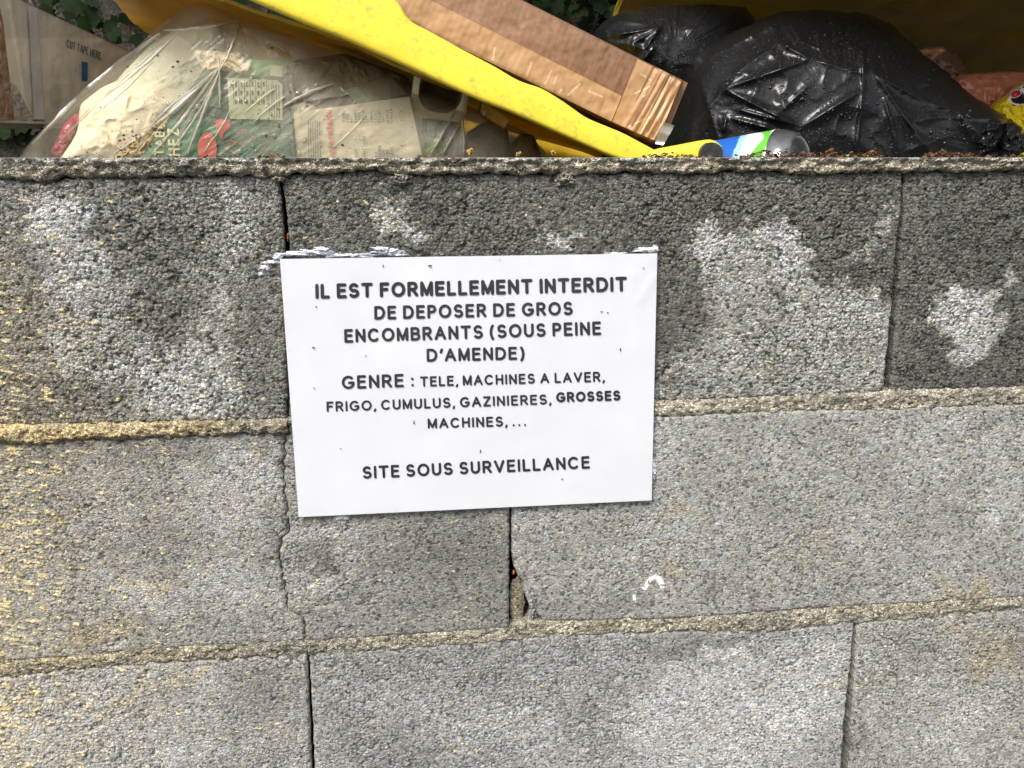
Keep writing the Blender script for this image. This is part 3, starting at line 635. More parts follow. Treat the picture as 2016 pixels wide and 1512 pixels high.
# ------------------------------------------------------------------ background: roughcast wall and ivy
rw = thing('rendered_wall', 'rough beige rendered wall in shade behind the ivy', 'wall', (0, 1.9, 0))
U, V = np.meshgrid(np.linspace(-1.6, 2.6, 260), np.linspace(0, 2.6, 170), indexing='ij')
Yb = 1.9+.012*fbm(U*30, V*30, 4, 4)
slab('render_face', np.stack([U, Yb, V], -1), (0, .2, 0), M['render'], rw)
ivy = thing('ivy', 'dark green ivy covering the rendered wall behind the rubbish', 'ivy', (0, 1.85, 0))
LV = []; LF = []
for i in range(15000):
    x = random.uniform(-1.3, 2.4); z = random.uniform(.9, 2.6); y = 1.62+random.random()**.6*.24
    q = W(0, 0, 0); 
    pz = float(fbm(np.array([x*3.]), np.array([z*3.]), 3, 90)[0])
    if x < -.12 and pz < .12-.0*z and random.random() < .80: continue
    s = random.uniform(.014, .030); a = random.uniform(0, 6.28); tl = random.uniform(-.9, .3)
    e1 = Vector((math.cos(a), random.uniform(-.4, .4), math.sin(a))).normalized()
    n0 = Vector((random.uniform(-.6, .6), -1, random.uniform(-.1, 1.0))).normalized(); e2 = n0.cross(e1).normalized()
    c = Vector((x, y, z)); b = len(LV)
    for u_, v_, w_ in ((-1,0,0),(-.45,.75,.15),(.1,.5,.1),(.55,.85,.2),(1,0,.25),(.55,-.85,.2),(.1,-.5,.1),(-.45,-.75,.15)):
        LV.append(tuple(c+e1*u_*s+e2*v_*s-n0*w_*s*.5))
    LF.append([b, b+1, b+2, b+3, b+4, b+5, b+6, b+7])
fo = mesh('foliage', LV, LF, M['leaf'], ivy, smooth=False); fo['kind'] = 'stuff'
SV = []; SF = []
for k in range(24):
    x = -1.2+k*.15+random.uniform(-.05, .05); prev = None
    for j in range(14):
        z = .0+j*.18; xx = x+.08*math.sin(j*.7+k); b = len(SV)
        for t in range(5): SV.append((xx+.007*math.cos(t*1.257), 1.87+.007*math.sin(t*1.257), z))
        if prev is not None:
            for t in range(5): SF.append((prev+t, prev+(t+1) % 5, b+(t+1) % 5, b+t))
        prev = b
mesh('stem', SV, SF, M['render'], ivy)['kind'] = 'stuff'

tree = thing('unseen_shade_tree', 'unseen leafy tree, its crown placed over the bins to shade the ivy', 'tree', (.4, 2.5, 0))  # out of view; crown added to shade the ivy and darken sack reflections
LV = []; LF = []
for i in range(16000):
    x = random.uniform(-2.2, 3.2); y = random.uniform(.85, 3.2); z = 2.45+random.random()*.9+.25*math.sin(x*2.3)+.2*math.sin(y*3+x)
    s = random.uniform(.03, .055); e1 = Vector((random.gauss(0, 1), random.gauss(0, 1), random.gauss(0, .4))).normalized(); n0 = Vector((random.gauss(0, .5), random.gauss(-.3, .5), 1)).normalized(); e2 = n0.cross(e1).normalized(); c = Vector((x, y, z)); b = len(LV)
    for u_, v_ in ((-1, 0), (-.3, .5), (.4, .45), (1, 0), (.4, -.45), (-.3, -.5)): LV.append(tuple(c+e1*u_*s+e2*v_*s+n0*abs(v_)*s*.2))
    LF.append([b+k for k in range(6)])
mesh('crown', LV, LF, M['leaf'], tree, smooth=False)['kind'] = 'stuff'
def limb(pts, rad):
    V = []; F = []; k = 12
    for i, p in enumerate(pts):
        for t in range(k): V.append((p[0]+rad[i]*math.cos(t*2*math.pi/k), p[1]+rad[i]*math.sin(t*2*math.pi/k)*.9, p[2]+.3*rad[i]*math.cos(t*2*math.pi/k)))
        if i:
            for t in range(k): F.append(((i-1)*k+t, (i-1)*k+(t+1) % k, i*k+(t+1) % k, i*k+t))
    return V, F
M['bark'] = mat('bark', (.10,.08,.06), .95, .1, nscale=30, var=.4, bump=1, bscale=60, bdist=.01)
V, F = limb([(.4,2.5,0),(.42,2.5,.8),(.38,2.45,1.6),(.45,2.35,2.4),(.5,2.2,3.1)], [.13,.11,.10,.08,.03]); mesh('trunk', V, F, M['bark'], tree)
for q in ([(.42,2.4,2.0),(0,2.0,2.4),(-.7,1.6,2.75),(-1.5,1.2,2.9)], [(.42,2.4,2.1),(.9,1.9,2.5),(1.5,1.4,2.8),(2.3,1.2,3.0)], [(.42,2.4,2.2),(.4,1.8,2.6),(.3,1.1,2.8)]):
    V, F = limb(q, [.06,.045,.03,.012][:len(q)]); mesh('branch', V, F, M['bark'], tree)

# ------------------------------------------------------------------ shapes for the rubbish
def rod(name, up, lo, Y, depth, mt, parent, n=160, k=28, power=5., label=None, Yv=None):
    """bar between an upper and a lower outline, rounded in section"""
    up = np.array(up, float); lo = np.array(lo, float)
    def rs(p):
        s = np.r_[0, np.cumsum(np.hypot(*np.diff(p, axis=0).T))]; t = np.linspace(0, s[-1], n)
        x = np.interp(t, s, p[:, 0]); y = np.interp(t, s, p[:, 1])
        ker = np.array([1, 2, 3, 2, 1])/9.
        for _ in range(2):
            x[2:-2] = np.convolve(x, ker, 'valid'); y[2:-2] = np.convolve(y, ker, 'valid')
        return np.stack([x, y], 1)
    A = rs(up); B = rs(lo); mid = (A+B)/2; half = (A-B)/2
    th = np.linspace(0, 2*np.pi, k, endpoint=False)
    ca = np.sign(np.cos(th))*np.abs(np.cos(th))**(2/power); sa = np.sign(np.sin(th))*np.abs(np.sin(th))**(2/power)
    PXX = mid[:, None, :]+half[:, None, :]*ca[None, :, None]
    Yy = (Y if Yv is None else Yv(mid[:, 0])[:, None])+depth/2-depth/2*sa[None, :]
    Yy = np.broadcast_to(Yy, PXX.shape[:2])
    P = W(PXX[..., 0], PXX[..., 1], Yy)
    V = P.reshape(-1, 3); F = [tuple(f) for f in gridfaces(n, k, wrap_m=True)]
    F += [tuple(range(k)), tuple(range((n-1)*k+k-1, (n-1)*k-1, -1))]
    o = mesh(name, V, F, mt, parent)
    if label: o['label'] = label
    return o
def prism(name, pts, Y, depth, mt, parent, bevel=.0015, label=None, Yf=None, smooth=False):
    p = np.array(pts, float); c = p.mean(0)
    Yv = np.full(len(p), Y) if Yf is None else Yf(p[:, 0], p[:, 1])
    A = W(p[:, 0], p[:, 1], Yv+bevel); q = c+(p-c)*(1-bevel*25); B = W(q[:, 0], q[:, 1], Yv); D = A+np.array([0, depth, 0])
    n = len(p); V = np.concatenate([B, A, D]); F = [tuple(range(n))]
    for i in range(n):
        j = (i+1) % n; F += [(j, i, n+i, n+j), (n+j, n+i, 2*n+i, 2*n+j)]
    F.append(tuple(range(3*n-1, 2*n-1, -1)))
    o = mesh(name, V, F, mt, parent, smooth=smooth)
    if label: o['label'] = label
    return o
def flat(name, pts, Yf, mt, parent, lift=.0004):
    p = np.array(pts, float); V = W(p[:, 0], p[:, 1], Yf(p[:, 0], p[:, 1])-lift)
    return mesh(name, V, [tuple(range(len(p)))], mt, parent, smooth=False)
def sheet(name, corners, Yf, nu, nv, mt, parent, colf, back, defo=None):
    U, V = np.meshgrid(np.linspace(0, 1, nu), np.linspace(0, 1, nv), indexing='ij')
    q = lerp2(corners, U, 1-V); Y = Yf(q[..., 0], q[..., 1])
    if defo is not None: Y = Y+defo(q[..., 0], q[..., 1], U, V)
    P = W(q[..., 0], q[..., 1], Y); c = colf(q[..., 0], q[..., 1], U, V)
    return slab(name, P, back, mt, parent, c)
def smoothclosed(p, n):
    p = np.array(p, float); q = np.r_[p, p[:1]]; s = np.r_[0, np.cumsum(np.hypot(*np.diff(q, axis=0).T))]
    t = np.linspace(0, s[-1], n, endpoint=False); x = np.interp(t, s, q[:, 0]); y = np.interp(t, s, q[:, 1])
    for _ in range(2):
        x = (np.roll(x, 1)+2*x+np.roll(x, -1))/4; y = (np.roll(y, 1)+2*y+np.roll(y, -1))/4
    return np.stack([x, y], 1)
def pillow(name, outline, cen, yc, Tf, Tb, mt, parent, nr=90, na=360, pw=2.4, folds=(), crin=.0, crs=60, extra=None, label=None, jag=0, col=None, fd=.10, fw=1.0):
    O = smoothclosed(outline, na); cen = np.array(cen, float)
    r = np.linspace(0, 1, nr)**.85
    if jag: O = O+(O-cen)/np.hypot(*(O-cen).T)[:, None]*jag*fbm(np.arange(na)/na*60., np.zeros(na), 3, 6)[:, None]*np.sin(np.pi*np.arange(na)/na)[:, None]
    Q = cen+(O[None]-cen)*r[:, None, None]; R = np.broadcast_to(r[:, None], Q.shape[:2])
    prof = (1-R**pw)**(1/pw); x = Q[..., 0]; y = Q[..., 1]
    fade = sstep(0, fd, 1-R)
    h = 0
    for f in folds:
        x0, y0, x1, y1, w, a = f[:6]; d, t = segdist(x, y, x0, y0, x1, y1)
        w = w*fw; h = h+a*np.exp(-(np.sqrt(d*d+1.5)-1.2)/w)*(1-.75*np.abs(2*t-1)**3)
    if crin:
        wx = x+14*fbm(x/70, y/70, 3, 15); wy = y+14*fbm(x/70+5, y/70, 3, 16)
        n1 = 1-np.abs(fbm(wx/crs, wy/crs, 3, 17)); f1, f2, ci = worley(wx/(crs*1.1), wy/(crs*.9), 18)
        h = h+crin*(n1**3-.5)+crin*.9*(f1-.4)
    if extra is not None: h = h+extra(x, y)
    Yf = yc-Tf*prof-h*fade; P = W(x, y, Yf)
    Pc = W(x, y, yc); Pb = Pc.copy(); Pb[..., 1] = yc+Tb*prof+.004*fbm(x/50, y/50, 3, 2)*fade
    global SURF; SURF = (x.ravel(), y.ravel(), Yf.ravel())
    V = np.concatenate([P.reshape(-1, 3), Pb[:-1].reshape(-1, 3)])
    F1 = gridfaces(nr, na, wrap_m=True, flip=True)
    nb = (nr-1)*na; F2 = gridfaces(nr-1, na, wrap_m=True, off=nr*na)
    k = np.arange(na); k2 = (k+1) % na
    F3 = np.stack([(nr-1)*na+k, nr*na+(nr-2)*na+k, nr*na+(nr-2)*na+k2, (nr-1)*na+k2], -1)
    o = mesh(name, V, np.concatenate([F1, F2, F3[:, ::-1]]), mt, parent, None if col is None else np.concatenate([col(x, y).reshape(-1, 3), col(x[:-1], y[:-1]).reshape(-1, 3)]))
    if label: o['label'] = label
    return o

# ------------------------------------------------------------------ recycling bin with its yellow lid tipped up (left)
bin1 = thing('recycling_bin', 'yellow lidded recycling bin, its lid propped slantwise over the clear rubbish bag', 'bin', (-.1, .55, 0))
lup = [(60,-250),(489,-130),(640,-60),(700,-38),(778,-2),(790,10),(796,27),(806,42),(846,62),(905,95),(974,131),(1018,158),(1043,167),(1064,172),(1108,199),(1153,232),(1227,262),(1262,281),(1292,297)]
llo = [(60,-190),(300,-85),(489,0),(593,45),(674,77),(745,108),(817,140),(880,170),(951,202),(1000,220),(1055,244),(1108,268),(1162,292),(1198,308),(1262,330),(1300,338)]
rod('lid_rim', lup, llo, .245, .045, M['yellow'], bin1, n=200, k=36, power=7)
rod('lid_hinge_arm', [(1262,306),(1292,293),(1330,286),(1376,277),(1398,274),(1412,279),(1421,288)], [(1262,345),(1292,338),(1330,334),(1376,332),(1398,331),(1410,328),(1420,322)], .243, .040, M['yellow'], bin1, n=60, power=4)
a = np.linspace(0, 2*np.pi, 40, endpoint=False)
prism('hinge_cap', [(1401+24*math.cos(t), 304+24*math.sin(t)) for t in a], .236, .03, M['cap'], bin1, bevel=.003)
U, V = np.meshgrid(np.linspace(0, 1, 90), np.linspace(0, 1, 60), indexing='ij')
PF0, PF1 = W(60, -195, .27), W(1285, 306, .27); PB0, PB1 = W(288, 68, .80), W(1180, 306, .80); PF0b = W(100, -115, .30)
P = (PF0b*(1-U)[..., None]+PF1*U[..., None])*(1-V)[..., None]+(PB0*(1-U)[..., None]+PB1*U[..., None])*V[..., None]
P[..., 2] += .006*fbm(P[..., 0]*9, P[..., 1]*9, 3, 8)+.012*np.sin(np.pi*U)*np.sin(np.pi*V)
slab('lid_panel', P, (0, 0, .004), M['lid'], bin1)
U, V = np.meshgrid(np.linspace(0, 1, 60), np.linspace(0, 1, 16), indexing='ij')
bk = PB0*(1-U)[..., None]+PB1*U[..., None]; drop = (.12+.05*U)*sstep(.02, .3, U)+.004
P = bk.copy(); P[..., 2] -= drop*(1-V); P[..., 1] += .01*fbm(U*6, V*2, 2, 3)+.012
slab('lid_skirt', P, (0, .004, 0), M['lid'], bin1)
def box(name, x0, x1, y0, y1, z0, z1, mt, parent, taper=.03):
    V = []
    for z, t in ((z0, taper), (z1, 0)):
        V += [(x0+t, y0+t, z), (x1-t, y0+t, z), (x1-t, y1-t, z), (x0+t, y1-t, z)]
    return mesh(name, V, [(0,3,2,1),(4,5,6,7),(0,1,5,4),(1,2,6,5),(2,3,7,6),(3,0,4,7)], mt, parent, smooth=False)
box('bin_body', -.62, .235, .215, .86, .06, TOP-.075, M['body'], bin1)
for sx in (-.5, .12):
    for yy in (.3, .76):
        bm = []; n = 20
        for s2 in (-.02, .02):
            bm += [(sx+s2, yy+.06*math.cos(t), .06+.06*math.sin(t)) for t in np.linspace(0, 2*np.pi, n, endpoint=False)]
        mesh('wheel', bm, [tuple(range(n))[::-1], tuple(range(n, 2*n))]+[(i, (i+1) % n, n+(i+1) % n, n+i) for i in range(n)], M['cap'], bin1)

# second bin, lid over the black sacks, its unseen front extended to shade them
bin2 = thing('recycling_bin', 'recycling bin with a grubby dark yellow lid arching above the black sacks', 'bin', (.75, .6, 0))
U, V = np.meshgrid(np.linspace(0, 1, 110), np.linspace(0, 1, 70), indexing='ij')
lowx = 1190+1250*U; lowy = 62+20*np.sin(U*3)+110*U
A_ = W(lowx, lowy+60, .98); 
topz = .62
P = A_.copy(); P[..., 1] = .98-V**1.25*.78; P[..., 2] = A_[..., 2]+.16*np.sin(V*1.45)+.10*V
P[..., 0] += -.10*V*(1-U)+.05*V*U+.07*V*(1-U)
P[..., 1] += .012*fbm(U*5, V*5, 4, 18); P[..., 2] += .010*fbm(U*4+3, V*5, 3, 19)
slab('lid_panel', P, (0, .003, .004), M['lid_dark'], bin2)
edge = P[0]; 
tv = []; tf = []; k = 10
for i, q in enumerate(edge):
    for t in range(k): tv.append((q[0]-.001+.004*math.cos(t*2*math.pi/k), q[1]+.004*math.sin(t*2*math.pi/k), q[2]+.002*math.cos(t)))
tf = [tuple(f) for f in gridfaces(len(edge), k, wrap_m=True)]
mesh('lid_rim', tv, tf, M['yellow'], bin2)
box('bin_body', .26, 1.35, .235, .99, .06, TOP-.075, M['body'], bin2)
for sx in (.36, 1.25):
    for yy in (.34, .88):
        bm = []; n = 20
        for s2 in (-.02, .02):
            bm += [(sx+s2, yy+.06*math.cos(t), .06+.06*math.sin(t)) for t in np.linspace(0, 2*np.pi, n, endpoint=False)]
        mesh('wheel', bm, [tuple(range(n))[::-1], tuple(range(n, 2*n))]+[(i, (i+1) % n, n+(i+1) % n, n+i) for i in range(n)], M['cap'], bin2)

# ------------------------------------------------------------------ long brown carton lying on the lid
bx = thing('cardboard_box', 'long brown cardboard box with clear tape lying on the yellow lid rim', 'box', W(1300, 288, .31))
BC = [(604,-212),(1354,163),(1303,288),(553,-81)]
BY = lambda px, py: 0*px+.300
def b_def(px, py, U, V):
    r = 0
    for c, w, a_ in ((.905,.006,.0015),(.925,.008,.004),(.945,.007,.004),(.962,.006,.003),(.978,.006,.004)):
        r = r-a_*np.exp(-((U-c-.012*(V-.5))/w)**2)
    r = r+.006*sstep(.97, 1.0, U)+.004*np.exp(-(1-V)/.03)+.003*np.exp(-V/.03)
    return r+.0015*fbm(px/60, py/60, 3, 4)+.00006*np.sin(U*420)
def b_col(px, py, U, V):
    base = np.array([.25,.145,.088])
    n = fbm(U*26, V*2.2, 4, 5); st = sstep(.1, .5, perlin(U*110, V*3, 6)+.35*perlin(U*330, V*8, 7))
    wet = np.clip(sstep(.45, .9, U)*(1-.55*V)+.3*n, 0, 1)
    c = base*(1+.12*n)[..., None]
    c = c*(1-(wet*.50)[..., None]*np.array([.8,1.0,1.15]))
    c = c*(1-(st*sstep(.6, .85, U)*.24+.03*st)[..., None])
    mo = sstep(.1, .6, fbm(px/16, py/16, 4, 44)); c = c*(1-.16*mo[..., None])
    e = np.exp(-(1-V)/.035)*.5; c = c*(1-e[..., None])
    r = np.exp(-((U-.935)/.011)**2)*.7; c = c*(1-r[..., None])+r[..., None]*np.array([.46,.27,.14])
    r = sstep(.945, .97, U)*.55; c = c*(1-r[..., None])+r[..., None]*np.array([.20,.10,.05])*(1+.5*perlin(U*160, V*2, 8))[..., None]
    return c
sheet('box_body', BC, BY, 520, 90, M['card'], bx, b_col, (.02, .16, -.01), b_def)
# tape: band along the lower edge and a patch at the end
def t_col(px, py, U, V):
    c = np.array([.36,.215,.11])*(1+.08*fbm(px/30, py/30, 4, 9))[..., None]
    c = c*(1-.25*sstep(.2, .8, perlin(U*60, V*2, 10)))[..., None]
    w = 0*px
    for s in ((974,95,970,118),(1047,122,1037,150),(1086,139,1073,165),(1098,146,1090,166),(1142,165,1118,187),(1106,176,1100,183),(1234,250,1280,229),(1160,180,1185,190)):
        d, t = segdist(px, py, *s); w = np.maximum(w, 1-sstep(.8, 2.4, d+1.2*perlin(px/5, py/5, 3)))
    return c*(1-w[..., None]*.5)+w[..., None]*.5*np.array([.66,.50,.34])
def sub(u0, u1, v0a, v0b, v1a, v1b):   # corners on the front face: v measured from the lower edge
    q = np.array(BC, float); f = lambda u, v: (q[3]*(1-u)+q[2]*u)*(1-v)+(q[0]*(1-u)+q[1]*u)*v
    return [f(u0, v1a), f(u1, v1b), f(u1, v0b), f(u0, v0a)]
def onbox(px, py):
    q = np.array(BC, float); d = (q[1]-q[0]); L2 = d@d; U = ((px-q[3][0])*d[0]+(py-q[3][1])*d[1])/L2
    nrm = np.array([-d[1], d[0]])/math.sqrt(L2); hgt = (q[0]-q[3])@nrm; V = ((px-q[3][0])*nrm[0]+(py-q[3][1])*nrm[1])/hgt
    return b_def(px, py, U+.07*(1-V)*.0, np.clip(V, .02, .98))
sheet('packing_tape', sub(.0, .868, -.02, .0, .42, .40), BY, 420, 40, M['tape'], bx, t_col, (0, .0009, 0), lambda px, py, U, V: onbox(px, py)-.0012)
def t2_col(px, py, U, V):
    c = np.array([.35,.205,.10])*(1+.10*fbm(px/22, py/22, 4, 12))[..., None]
    w = 0*px
    for s in ((1302,148,1294,162),(1294,162,1268,176),(1268,176,1250,184),(1262,146,1282,158),(1274,186,1266,190),(1236,250,1278,230),(1278,230,1262,262)):
        d, t = segdist(px, py, *s); w = np.maximum(w, 1-sstep(.7, 2.2, d+1.0*perlin(px/5, py/5, 3)))
    for k_, (x0, y0, x1, y1) in enumerate(((1318,150,1282,232),(1328,158,1296,236),(1341,163,1306,250))):
        d, t = segdist(px, py, x0, y0, x1, y1); m = np.exp(-(d/3.2)**2)*.9; c = c*(1-m[..., None])+m[..., None]*np.array([.56,.34,.19])
        d, t = segdist(px, py, x0+5, y0+2, x1+5, y1+2); m = np.exp(-(d/2.0)**2)*.6; c = c*(1-m[..., None])+m[..., None]*np.array([.14,.065,.03])
    return c*(1-w[..., None]*.75)+w[..., None]*.75*np.array([.66,.48,.32])
sheet('packing_tape', sub(.870, .985, .0, .03, .985, .97), BY, 110, 110, M['tape'], bx, t2_col, (0, .0009, 0), lambda px, py, U, V: onbox(px, py)-.0012)
M['loose_tape'] = film_mat('loose_tape', (.95,.92,.88), 1, .18, (.7,.66,.6), .12, .3, drops=False)
sheet('tape_end', [(1300,238),(1328,247),(1306,286),(1290,283)], lambda a_, b_: 0*a_+.296, 20, 20, M['loose_tape'], bx, lambda px, py, U, V: np.ones(px.shape+(3,))*.6, (0, .0004, 0), lambda px, py, U, V: -.004*U+.001*np.sin(V*9))

# ------------------------------------------------------------------ torn white carton at the left
wb = thing('white_box', 'torn off-white cardboard box with blue square, half hidden behind the clear bag', 'box', W(60, 250, .45))
WY = lambda px, py: .41+.00085*np.clip(px, -300, 400)
WC = [(-160,-95),(262,105),(262,250),(-160,236)]
def w_col(px, py, U, V):
    c = np.array([.82,.76,.63])*(1+.06*fbm(px/60, py/60, 4, 2))[..., None]
    st = sstep(.15, .6, perlin(px/9, py/120, 3))*.10; c = c*(1-st[..., None])
    k = ell(px, py+4*fbm(px/8, py/8, 3, 6), 110, 190, 14, 24, 0, .3)*.22+ell(px, py, 60, 110, 90, 40, 0, .6)*-.06; c = c*(1-k[..., None])
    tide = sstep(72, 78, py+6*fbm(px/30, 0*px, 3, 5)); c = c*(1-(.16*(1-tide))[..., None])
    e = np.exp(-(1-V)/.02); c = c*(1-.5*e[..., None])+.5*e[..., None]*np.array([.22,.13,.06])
    return c
def w_top(px, py, U, V): return .0015*fbm(px/50, py/50, 3, 8)-.002*np.exp(-((px-20-py*.16)/5)**2)
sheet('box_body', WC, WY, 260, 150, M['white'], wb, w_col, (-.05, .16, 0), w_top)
def fl_col(px, py, U, V): return np.array([.56,.53,.50])*(1+.05*fbm(px/12, py/30, 3, 4))[..., None]
sheet('torn_flap', [(56,12),(73,16),(88,235),(67,234)], lambda a_, b_: WY(a_, b_)-.006, 24, 90, M['white'], wb, fl_col, (0, .001, 0), lambda px, py, U, V: -.006*U+.004*np.abs(np.sin(V*6))*U)
sheet('torn_flap', [(-6,150),(30,168),(62,230),(30,232)], lambda a_, b_: WY(a_, b_)-.012, 40, 50, M['white'], wb, lambda px, py, U, V: np.array([.50,.46,.40])*(1-.35*sstep(.1, .6, fbm(px/9, py/30, 3, 5)))[..., None], (0, .002, 0), lambda px, py, U, V: .006*fbm(px/16, py/16, 3, 7)).__setitem__('label', 'crumpled torn corner flap')
sheet('torn_edge', [(-8,-10),(3,40),(26,236),(-8,236)], lambda a_, b_: WY(a_, b_)-.016, 20, 90, M['card'], wb, lambda px, py, U, V: np.array([.34,.23,.15])*(1+.4*fbm(px/6, py/20, 3, 5))[..., None], (0, .004, 0), lambda px, py, U, V: .005*fbm(px/9, py/22, 3, 17))
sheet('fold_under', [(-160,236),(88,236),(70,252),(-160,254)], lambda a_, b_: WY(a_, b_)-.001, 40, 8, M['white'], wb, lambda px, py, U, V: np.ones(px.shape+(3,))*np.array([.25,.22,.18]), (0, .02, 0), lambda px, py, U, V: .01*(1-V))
lettering('lettering', 'CUT TAPE HERE', (131,93), (198,118), 15, .11, 'bluegrey_ink', wb, WY, lift=.0045, gap=.28, updir=(.05, -1))
flat('blue_square', [(161,121),(172.5,123),(172.5,160),(161,160)], WY, M['blue_ink'], wb, .0045)

# ------------------------------------------------------------------ clear rubbish bag and what is in it
cb = thing('clear_rubbish_bag', 'bulging clear plastic rubbish bag beaded with rain, full of food packaging', 'bag', W(560, 330, .45))
def ripple(x, y):
    d = (x*.62+y*.78); s = (x*.78-y*.62)
    k = sstep(520, 420, x)
    return (.0007+.0012*k)*(1-np.abs(fbm(s/110, d/16, 2, 5)))**2+.0022*fbm(x/110, y/90, 2, 9)
cf = [(417,143,226,310,4,.006),(423,135,260,310,3,.005),(428,133,300,300,3.5,.004),(430,140,369,310,3,.004),(432,140,330,310,4,.004),(430,110,436,215,3,.004),
      (315,66,60,290,5,.006),(330,80,110,290,4,.005),(350,60,200,190,5,.004),(320,60,470,40,4,.003),(470,40,430,140,5,.004),(570,140,600,300,6,.002),
      (560,210,660,160,4,.003),(660,160,720,215,4,.003),(600,200,800,165,5,.003),(850,300,905,200,3,.004),(872,300,915,220,3,.003),(910,200,915,310,2,.004),(1040,310,1064,255,3,.005)]
pillow('bag_film', [(30,330),(45,296),(75,262),(112,228),(160,185),(220,138),(262,100),(300,62),(345,28),(385,2),(410,0),(470,22),(560,62),(660,103),(760,143),(860,183),(960,224),(1040,262),(1075,300),(1085,350),(1000,430),(560,450),(150,430),(50,380)],
       (560,250), .44, .165, .10, M['clear'], cb, nr=110, na=460, pw=3.2, folds=cf, crin=.0010, crs=70, extra=ripple)
def on_surf(sf, x, y):
    x = np.atleast_1d(x); y = np.atleast_1d(y); return np.array([sf[2][np.argmin((sf[0]-a)**2+(sf[1]-b)**2)] for a, b in zip(x, y)])
SFC = SURF
M['fold'] = film_mat('folded_film', (.96,.93,.84), 1, .34, (.86,.80,.64), .3, .16, drops=False)
def film_fold(x0, y0, x1, y1, w, parent, sf, mt, bow=0, name='film_fold'):
    n = 40; t = np.linspace(0, 1, n); x = x0+(x1-x0)*t; y = y0+(y1-y0)*t; d = np.array([y1-y0, x0-x1])/math.hypot(x1-x0, y1-y0)
    wob = bow*np.sin(np.pi*t)+1.2*fbm(t*6+x0, t*0+y0, 3, 4); x = x+d[0]*wob; y = y+d[1]*wob
    Y = on_surf(sf, x, y); Y = np.convolve(np.r_[Y[:1].repeat(3), Y, Y[-1:].repeat(3)], np.ones(7)/7, 'valid')
    ww = 1.15*w*(.15+.85*np.sin(np.pi*np.clip(t*.9+.05, 0, 1))**.6)*(1+.35*fbm(t*9, t*0+x1, 2, 6)); rows = []
    for q, hgt in ((-1, .0008), (-.35, -.0010), (.15, -.0015), (.6, -.0007), (1, .0008)):
        rows.append(W(x+d[0]*ww*q, y+d[1]*ww*q, Y+hgt-.001))
    return mesh(name, np.array(rows).reshape(-1, 3), gridfaces(5, n), mt, parent)
for a in ((418,146,226,302,4.5,8),(424,138,262,303,3,-6),(429,135,300,303,4,5),(431,142,369,303,3,0),(433,142,335,300,2.5,6),(430,108,434,212,2.2,0),(315,66,62,285,5,-10),(330,80,112,285,3,-6),(352,62,205,190,3.5,4),
          (470,42,432,138,3,5),(322,60,468,42,2.5,-3),(560,208,655,165,2.5,4),(720,225,655,290,1.8,3),(850,300,905,205,2,0),(873,300,915,225,2,0),(911,205,914,303,1.5,0),(1040,303,1064,258,2,0),
          (480,225,540,175,2.5,2),(500,240,560,190,2.2,2),(455,215,400,300,2.5,3),(300,120,180,230,3,4),(385,170,285,260,2.5,-4)):
    film_fold(*a[:5], cb, SFC, M['fold'], a[5])
def droplets(n, test, parent, sf, mt, rr, seed=1):
    rnd = random.Random(seed); V = []; F = []; k = 8
    while n > 0:
        x, y = test(rnd); n -= 1; s_ = rr*math.exp(rnd.gauss(0, .4)); Yd = float(on_surf(sf, x, y)[0]); b = len(V); c = W(x, y, Yd)
        st_ = rnd.uniform(.8, 1.3)
        for ring, (q, hgt) in enumerate(((1, .0001), (.8, .45), (.4, .75))):
            for t in range(k): V.append((c[0]+s_*q*math.cos(t*2*math.pi/k), c[1]-s_*hgt, c[2]+s_*st_*q*math.sin(t*2*math.pi/k)))
        V.append((c[0], c[1]-s_*.82, c[2]))
        for ring in range(2):
            for t in range(k): F.append((b+ring*k+t, b+ring*k+(t+1) % k, b+(ring+1)*k+(t+1) % k, b+(ring+1)*k+t))
        for t in range(k): F.append((b+2*k+t, b+2*k+(t+1) % k, b+3*k))
    o = mesh('rain_drops', V, F, mt, parent); o['kind'] = 'stuff'; return o
M['drop'] = film_mat('rain_drop', (.95,.95,.93), 1, .10, (.8,.8,.75), .03, .5, drops=False)
def tcl(q):
    while True:
        x = q.uniform(70, 860); y = q.uniform(60, 302)
        if y > 318-(x-45)*.93 and y > 55+(x-430)*.42 and (x < 640 or y > 200 or q.random() < .3): return x, y
droplets(420, tcl, cb, SFC, M['drop'], .0010)
NB = W(560, 250, .44)
def printed(name, label, cat, corners, Y, depth, colf, nu=60, nv=60, tilt=0, mt='print', bend=.002):
    c = np.array(corners, float).mean(0); t = thing(name, label, cat, W(c[0], np.array(corners)[:, 1].max(), Y))
    Yf = lambda px, py: Y+tilt*(px-c[0])
    sheet('card_face', corners, Yf, nu, nv, M[mt], t, colf, (0, depth, 0), lambda px, py, U, V: bend*fbm(px/40, py/40, 3, int(c[0])))
    return t, Yf
G1 = np.array([.065,.165,.125])
def gcol(px, py, U, V):
    c = np.ones(px.shape+(3,))*G1*(1+.10*fbm(px/20, py/20, 3, 1))[..., None]
    m = ((py < 235)).astype(float)[..., None]; c = c*(1-m)+m*np.array([.035,.075,.065])
    m = ell(px, py, 510, 130, 60, 22, 0, .8)[..., None]*.8; c = c*(1-m)+m*np.array([.10,.30,.07])
    return c
t, Yf = printed('food_carton', 'green food carton with a nutrition table seen through the clear bag', 'carton', [(415,118),(560,118),(583,330),(255,340)], .312, .05, gcol, 110, 90)
fl = lambda n, p, m_, l=.003: flat(n, p, Yf, M[m_], t, l)
M['panel'] = mat('panel_ink', (.36,.40,.30), .5, .3, nscale=40, var=.1); M['panel_line'] = mat('panel_line', (.06,.09,.08), .5, .3, nscale=40, var=.1); M['pink'] = mat('pink_ink', (.55,.13,.12), .5, .3, nscale=60, var=.15)
fl('nutrition_panel', [(447,153),(545,158),(556,166),(556,236),(452,234)], 'panel', .0030)
